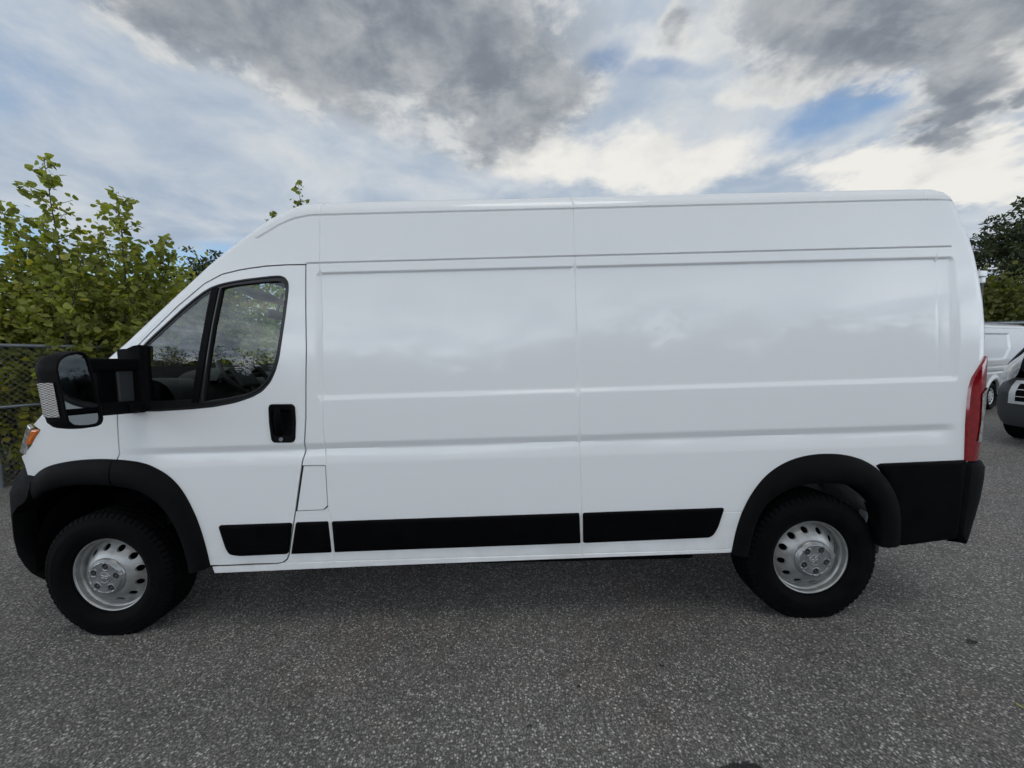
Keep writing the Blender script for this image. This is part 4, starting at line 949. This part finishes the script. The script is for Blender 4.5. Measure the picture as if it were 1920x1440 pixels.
def shade_tree(name, label, base, h, spread, mat, n, leaf, seed, trunk_r=.22, group=None, low=.25):
    """big tree: trunk, limbs, twigs in clumps with gaps between them"""
    rg = np.random.default_rng(seed); root = add_obj(name, None); root.location = base; tag(root, label, 'tree', group)
    wood = Geo(); P, R_ = stem((0, 0, 0), (rg.normal(0, .3), rg.normal(0, .3), h*.93), trunk_r, .03, h*.02, rg, 16); wood.tube(P, list(R_), 9)
    LP = []; LD = []; clumps = []
    nb = 34
    for k in range(nb):
        s = low+(1-low)*(k+.5)/nb; i = s*15; i0 = min(int(i), 14); q = P[i0]+(P[i0+1]-P[i0])*(i-i0); a = k*2.4+rg.normal(0, .3)
        prof = math.sin(PI*min(1, ((s-low)/(1-low))*.85+.12))**.7; L = spread*prof*(.6+.6*rg.random())
        dirv = arr([math.cos(a), math.sin(a), .25+.5*rg.random()]); B, RB_ = stem(q, q+dirv*L, trunk_r*.30*(1-s*.6), .015, L*.08, rg, 8); wood.tube(B, list(RB_), 5, cap=False)
        for u in (.5, .68, .85, 1.0):
            j = u*7; j0 = min(int(j), 6); c = B[j0]+(B[j0+1]-B[j0])*(j-j0)+rg.normal(0, .12*spread*.4, 3); clumps.append((c, spread*(.10+.11*rg.random())))
            for _ in range(2): clumps.append((c+rg.normal(0, spread*.13, 3), spread*(.06+.07*rg.random())))
    per = n//len(clumps)
    for c, r_ in clumps:
        d = rg.normal(0, 1, (per, 3)); d /= np.linalg.norm(d, axis=1)[:, None]; rad = r_*(.3+.8*rg.random(per)**.7)
        LP.append(c+d*rad[:, None]*arr([1, 1, .62])); LD.append(d*.5)
    LP, LD = np.vstack(LP), np.vstack(LD)
    add_obj('trunk', wood.mesh('trunk'), M['bark'], root); add_obj('crown', leaves(LP, leaf*(.6+.7*rg.random(len(LP))), LD, 'lance', .1, rg), mat, root)
    return root

# poplars and undergrowth beyond the fence
sapling('poplar_tree', 'tall young poplar with heart-shaped leaves and sky between its shoots, left of the van', 'tree', (-4.75, 3.0, 0), [(-4.66,2.9,4.74),(-3.66,2.95,4.22),(-3.22,3.3,3.64),(-5.15,2.7,3.95),(-3.3,3.45,3.45),(-4.5,3.5,3.9),(-5.4,2.5,3.5),(-4.0,2.7,3.2),(-5.0,3.2,3.2)], M['leaf_poplar'], leaf=.086, dens=56, blen=1.0, seed=11, branches=36, start=.18)
sapling('poplar_tree', 'leafy poplar sapling beside the windscreen pillar, lower than the tall one', 'tree', (-3.7, 4.9, 0), [(-3.05,4.6,3.35),(-3.6,4.9,3.55),(-3.9,5.2,3.3),(-3.0,5.3,3.0)], M['leaf_poplar'], leaf=.078, dens=60, blen=.85, seed=12, branches=32)
sapling('poplar_tree', 'distant poplar whose leafy tips poke up behind the van roof', 'tree', (-3.5, 7.6, 0), [(-3.25,7.5,6.36),(-3.95,7.4,5.55),(-5.1,7.6,4.82),(-3.0,7.9,5.0)], M['leaf_shrub'], leaf=.10, dens=44, blen=.8, seed=13, branches=32)
mound('shrub', 'yellow-leaved shrub pushing through the foot of the fence by the van nose', 'shrub', (-4.72, 2.25, 0), (.55, .60, 1.5), M['leaf_yellow'], 1600, .085, seed=21, lumps=12)
mound('shrub', 'dense green shrub behind the fence, under the tall poplar', 'shrub', (-4.9, 3.35, 0), (1.05, 1.05, 3.15), M['leaf_shrub'], 17000, .066, seed=22, lumps=22)
mound('shrub', 'green shrub at the far left edge behind the fence rail', 'shrub', (-5.6, 2.2, 0), (.9, .9, 2.6), M['leaf_shrub'], 9500, .066, seed=23, lumps=18)
mound('shrub', 'dark leafy thicket rising over the bonnet behind the mirror', 'shrub', (-4.25, 5.0, 0), (1.05, 1.15, 3.05), M['leaf_shrub'], 14000, .068, seed=24, lumps=20)
mound('shrub', 'green thicket seen through the cab glass, glass haze in its leaf colour', 'shrub', (-3.5, 7.2, 0), (1.3, 1.6, 3.3), M['leaf_hazed'], 9000, .10, seed=25, lumps=22)
mound('shrub', 'green bush behind the steering wheel in the door window, glass haze in its leaf colour', 'shrub', (-2.6, 10.2, 0), (1.5, 1.8, 3.3), M['leaf_hazed'], 8000, .11, seed=26, lumps=22)
shade_tree('broadleaf_tree', 'dark tree crown just showing above the windscreen pillar', (-10.3, 13.5, 0), 5.9, 2.3, M['leaf_dark'], 9000, .16, 31)
# ---- right-hand side
shade_tree('broadleaf_tree', 'tall dark spreading tree above the parked vans at the right edge', (41.8, 25.5, 0), 10.2, 6.0, M['leaf_dark'], 26000, .30, 32, trunk_r=.4)
mound('shrub', 'yellow-green bush behind the white van at right', 'shrub', (26.9, 16.8, 0), (2.3, 2.3, 5.0), M['leaf_bush'], 9000, .17, seed=27, lumps=20)
# wooded skyline behind the viewer, mirrored in the van's paint
rg = np.random.default_rng(5); LP = []; LD = []
for k in range(78):
    x = -75+k*2.1+rg.normal(0, .8); near = 5 < x < 42; h = (7.0+4.5*rg.random()) if near else 8.0+4.0*rg.random(); y = (-31 if near else -55)+rg.normal(0, 1.5)
    for j in range(10):
        c = arr([x+rg.normal(0, 1.5), y+rg.normal(0, 1.2), h*(.15+.8*rg.random())]); d = rg.normal(0, 1, (130, 3)); d /= np.linalg.norm(d, axis=1)[:, None]
        LP.append(c+d*(rg.random(130)**.5)[:, None]*1.9); LD.append(d)
LP, LD = np.vstack(LP), np.vstack(LD)
core = Geo()
for k in range(78):
    x = -75+k*2.1; near = 5 < x < 42; hh = (6.2 if near else 6.8)+1.6*math.sin(k*1.7)+1.2*math.sin(k*.53); nz, nt = 7, 12
    core.grid([[(x+(2.3*math.cos(t)*math.sin(PI*(.12+.86*j/(nz-1))))*(1+.25*math.sin(3*t+k)), (-32 if near else -56)+2*math.sin(t), hh*j/(nz-1)*(1+.06*math.sin(2*t+k*j))) for t in np.linspace(0, 2*PI, nt, endpoint=False)] for j in range(nz)], closed_v=True)
wd_ = add_obj('wood', leaves(LP, .42*(.6+.7*rg.random(len(LP))), LD, 'lance', .1, rg), M['leaf_wood'])
bm_ = bmesh.new(); bm_.from_mesh(wd_.data); bm_.from_mesh(core.mesh('core')); bm_.to_mesh(wd_.data); bm_.free(); tag(wd_, 'far-off belt of woodland mirrored in the glossy white side of the van', 'woodland', kind='stuff')

wd2 = wd_.copy(); COL.objects.link(wd2); wd2.rotation_euler = (0, 0, PI); wd2.location = (10, 42, 0); wd2['label'] = 'low belt of woodland on the horizon far beyond the fence and parked vans'

# ================================================================== chain-link fence
def chain_fence(label, y0, y1, xf, h, post_ys, rails, pitch=.075, wr=.0022, sl=None):
    root = add_obj('chain_link_fence', None); root.location = (xf(y0), y0, 0); tag(root, label, 'fence'); O = arr([xf(y0), y0, 0])
    L = math.hypot(xf(y1)-xf(y0), y1-y0); dirv = arr([(xf(y1)-xf(y0))/L, (y1-y0)/L, 0])
    g = Geo()
    for s in (-1, 1):
        for k in range(int(-h/pitch)-1, int((L+h)/pitch)+2):
            a = k*pitch; z0, z1 = .03, h-.02; u0, u1 = a, a+s*(z1-z0)
            if min(u0, u1) < 0 or max(u0, u1) > L:
                t0 = np.clip((0-u0)/(u1-u0), 0, 1); t1 = np.clip((L-u0)/(u1-u0), 0, 1); ta, tb = min(t0, t1), max(t0, t1)
                if tb-ta < .02: continue
                u0, u1, z0, z1 = u0+(u1-u0)*ta, u0+(u1-u0)*tb, z0+(z1-z0)*ta, z0+(z1-z0)*tb
            n_ = arr([-dirv[1], dirv[0], 0])*.003*s
            g.tube([tuple(dirv*u0+n_+[0, 0, z0]), tuple(dirv*u1+n_+[0, 0, z1])], wr, 3, cap=False)
    add_obj('mesh_wire', g.mesh('mesh_wire', smooth=False), M['wire'], root)
    for z, r in rails:
        add_obj('rail', Geo().tube([tuple(dirv*0+[0, 0, z]), tuple(dirv*L+[0, 0, z])], r, 12).mesh('rail'), M['galv'], root)
    for py in post_ys:
        q = arr([xf(py), py, 0])-O; g = Geo().tube([tuple(q), tuple(q+[0, 0, h-.02])], .038, 14)
        g.tube([tuple(q+[0, 0, h-.02]), tuple(q+[0, 0, h+.02]), tuple(q+[0, 0, h+.045])], [.042, .040, .012], 14)
        for z, r in rails: g.tube([tuple(q+[0, 0, z-.03]), tuple(q+[0, 0, z+.03])], .045, 14)
        add_obj('post', g.mesh('post'), M['galv'], root)
    return root
chain_fence('galvanised chain-link fence overgrown with leaves running back past the van nose', -1.6, 14.0, ex, 1.87, [-1.15, 1.79, 4.75, 7.8, 10.8], [(1.87, .024), (1.06, .020)])
chain_fence('grey-topped mesh fence far behind the white van at right', 11.0, 11.012, lambda y: 15.5+1000*(y-11), 2.48, [11.0005, 11.0035, 11.0065, 11.0095], [(2.36, .05)], pitch=.11, wr=.004)
# security camera on its pole
root = add_obj('camera_pole', None); root.location = (20.52, 12.0, 0); tag(root, 'thin dark pole carrying a small white security camera box behind the van tail', 'pole')
add_obj('pole', Geo().tube([(.05, 0, 0), (.05, 0, 3.98)], .05, 10).mesh('pole'), M['rubber'], root)
g = Geo(); g.box((0, 0, 4.33), (.28, .22, .22), rot=Matrix.Rotation(.08, 3, 'Y'), bev=.03); g.box((.06, 0, 4.09), (.14, .14, .22), bev=.03)
add_obj('camera_housing', g.mesh('camera_housing', sharp=60), M['white2'], root)

# ================================================================== the other vans
def copy_tree(o, parent=None, skip=()):
    c = o.copy(); COL.objects.link(c); c.parent = parent
    for ch in o.children:
        if ch.name.split('.')[0] not in skip: copy_tree(ch, c, skip)
    return c
dark_van = copy_tree(van, None, skip=('side_mirror', 'added_bulkhead', 'headlight'))
LG = Geo()
for s_ in (-1, 1):      # long clear lamps that sweep back along the bonnet edge
    rows = []
    for t_ in np.linspace(0, 1, 14):
        c_ = arr([-.74, .74, 1.03])*(1-t_)+arr([-.12, .93, 1.44])*t_+arr([-.05, .03, .03])*math.sin(PI*t_); wd = math.sin(PI*min(1, .12+.88*t_**.8))**.6*.95+.05
        rows.append([tuple((c_+arr([-.03*math.sin(PI*q), .11-.30*q, -.13+.20*q])*wd)*arr([1, s_, 1])) for q in np.linspace(0.1, .8, 9)])
    add_obj('headlight', Geo().grid(rows).mesh('headlight'), princ('grey_clear_lens', (.26, .27, .28), .15, metal=.3, coat=1.0, bump=.2, bscale=30, var=.4, vscale=12), dark_van)
dark_van['label'] = 'dark slate van nosing in at the right edge with silver grille and clear headlamp'; dark_van['category'] = 'van'
DV_ANG = math.radians(8)
dark_van.rotation_euler = (0, 0, DV_ANG)
dark_van.location = (11.0, 2.31, 0)
def repaint(o, frm, to):
    for sl_ in o.material_slots:
        if sl_.material == frm: sl_.link = 'OBJECT'; sl_.material = to
    for ch in o.children: repaint(ch, frm, to)
repaint(dark_van, M['white'], M['slate']); repaint(dark_van, M['trim'], princ('grey_bumper_plastic', (.034, .036, .039), .55, var=.15)); repaint(dark_van, M['smoke'], M['clearlens'])

# low white van, side on
root = add_obj('panel_van', None); tag(root, 'low white panel van parked side-on in the distance behind the dark van', 'van')
PW = lambda x, z: np.interp(z, [.3, .5, .9, 1.2, 1.5, 1.8, 1.95, 2.04, 2.09], [.86, .90, .925, .92, .90, .865, .84, .80, .72])
def pv_fn(x, z):
    y = PW(x, z)
    x0, x1, z0, z1 = -2.2, 1.02, 1.20, 1.86; rr_ = .10
    zlow = z0+.22*sstep(.55, 1.0, x); sd = np.minimum(np.minimum(x-x0, x1-x), np.minimum(z-zlow, z1-z)); y = y-.022*sstep(0, .05, sd)
    for zz, dp, wd in ((1.06, .030, .03), (.92, .022, .04), (1.98, .022, .014)): y = y-dp*np.clip(1-np.abs(z-zz)/wd, 0, 1)
    y = y-.006*np.clip(1-np.abs(x-1.18)/.012, 0, 1)
    rr0 = np.hypot(x-0, z-.33); y = y+.03*np.clip(1-np.abs(rr0-.44)/.09, 0, 1)
    y = y-.25*np.clip(-1.05-x, 0, 1)**2-.5*np.clip(x-3.3, 0, 2)**2
    return y
arch = lambda cx: [(cx+.40*math.cos(a), .33+.40*math.sin(a)) for a in np.linspace(PI-.05, .05, 20)]
OUT = [(-1.15,.36)]+[(-.41,.36)]+arch(0)+[(.41,.34),(3.25,.34)]+arch(3.65)+[(4.06,.36),(4.55,.45),(4.55,.95),(4.3,1.08),(3.6,1.22),(3.05,1.80),(2.7,2.03),(2.3,2.09),(-1.05,2.09),(-1.18,1.95),(-1.25,1.2),(-1.22,.5)]
WN = [(2.1,1.27),(2.9,1.26),(3.2,1.32),(2.85,1.72),(2.65,1.84),(2.15,1.86)]
v, f = panel(OUT, holes=[WN], step=.05, xs=np.arange(-1.25, 4.6, .04), zs=np.arange(.36, 2.1, .012), flange=.05, fn=pv_fn); g = Geo(); g.add(v, f); g.add([(a, -b, c) for a, b, c in v], [q[::-1] for q in f])
oo = resample(OUT[46-2:] if False else [p for p in OUT if p[1] > .9 or p[0] > 4.2 or p[0] < -1.1][:], .08)
g.grid([[(x, q*float(pv_fn(arr([x]), arr([z]))[0]), z+.03*(1-q*q)*(z > 2)) for q in np.linspace(-1, 1, 7)] for x, z in oo])
pb = add_obj('body', g.mesh('body', sharp=32), M['white2'], root)
for s in (-1, 1):
    v, f = panel(WN, step=.1, flange=0, fn=lambda x, z: pv_fn(x, z)-.01); add_obj('window', Geo().add([(a, s*-b if False else (b if s < 0 else -b), c) for a, b, c in v], f).mesh('window'), M['gasket'], root)
for cx_ in (0, 3.65):
    for s in (-1, 1):
        wl_ = add_obj('wheel', None); bpy.data.objects.remove(wl_)
        g = Geo(); g.grid([[(r*math.cos(a), -o, r*math.sin(a)) for a in np.linspace(0, 2*PI, 40, endpoint=False)] for r, o in ((.01, .075), (.09, .075), (.10, .065), (.17, .06), (.195, .07), (.20, .05), (.20, -.08))], closed_v=True)
        wl_ = add_obj('wheel', g.mesh('wheel'), M['silver'], root); wl_.location = (cx_, s*.80, .325); wl_.rotation_euler = (0, 0, 0 if s < 0 else PI)
        g = Geo(); g.grid([[(r*math.cos(a), -o, r*math.sin(a)) for a in np.linspace(0, 2*PI, 48, endpoint=False)] for r, o in ((.20, .06), (.215, .085), (.28, .10), (.315, .085), (.325, .05), (.325, -.10), (.30, -.11))], closed_v=True)
        add_obj('tyre', g.mesh('tyre'), M['tyre'], wl_)
        g = Geo()
        for k in range(10):
            a = 2*PI*k/10; g.grid([[(.145*math.cos(a)+rr_*math.cos(b), -o, .145*math.sin(a)+rr_*math.sin(b)) for b in np.linspace(0, 2*PI, 10, endpoint=False)] for rr_, o in ((.026, .058), (.024, .0665), (.001, .0655))], closed_v=True)
        add_obj('wheel_slot', g.mesh('wheel_slot'), M['dark'], wl_)
    g = Geo(); g.grid([[(cx_+.405*math.cos(a), y, .33+.405*math.sin(a)) for a in np.linspace(-.1, PI+.1, 24)] for y in (-.89, -.5)]); g.grid([[(cx_+r*math.cos(a), -.5, .33+r*math.sin(a)) for a in np.linspace(-.1, PI+.1, 24)] for r in (.405, .01)])
    add_obj('wheel_well', g.mesh('wheel_well'), M['dark'], root)
g = Geo().box((1.6, 0, .36), (5.2, 1.5, .12)); add_obj('underbody', g.mesh('underbody'), M['dark'], root)
root.location = (13.6, 7.0, 0); root.rotation_euler = (0, 0, math.radians(25))

# small litter on the asphalt
def litter(name, label, cat, x, y, s, mat, seed):
    rg = np.random.default_rng(seed); g = Geo(); a = rg.random()*6.3
    ring = [(math.cos(b)*s*(.6+.3*rg.random()), math.sin(b)*s*.45*(.7+.4*rg.random()), .004+.35*s*rg.random()) for b in np.linspace(0, 2*PI, 9, endpoint=False)]
    c = math.cos(a); d = math.sin(a); g.grid([[(px*c-py*d, px*d+py*c, pz) for px, py, pz in ring], [(px*c*.4-py*d*.4, px*d*.4+py*c*.4, .006) for px, py, pz in ring]], closed_v=True); g.fan([(px*c*.4-py*d*.4, px*d*.4+py*c*.4, .006) for px, py, pz in ring])
    o = add_obj(name, g.mesh(name), mat); o.location = (x, y, .002); tag(o, label, cat); return o
M['dry'] = princ('dead_leaf', (.03, .024, .018), .8); M['dry2'] = princ('yellow_leaf', (.36, .33, .10), .6)
litter('fallen_leaf', 'dark curled leaf lying on the asphalt to the right of the rear wheel', 'leaf', 4.698, -1.216, .035, M['dry'], 1)
litter('fallen_leaf', 'tiny yellow leaf on the asphalt near the right edge', 'leaf', 4.468, -1.58, .018, M['dry2'], 2)
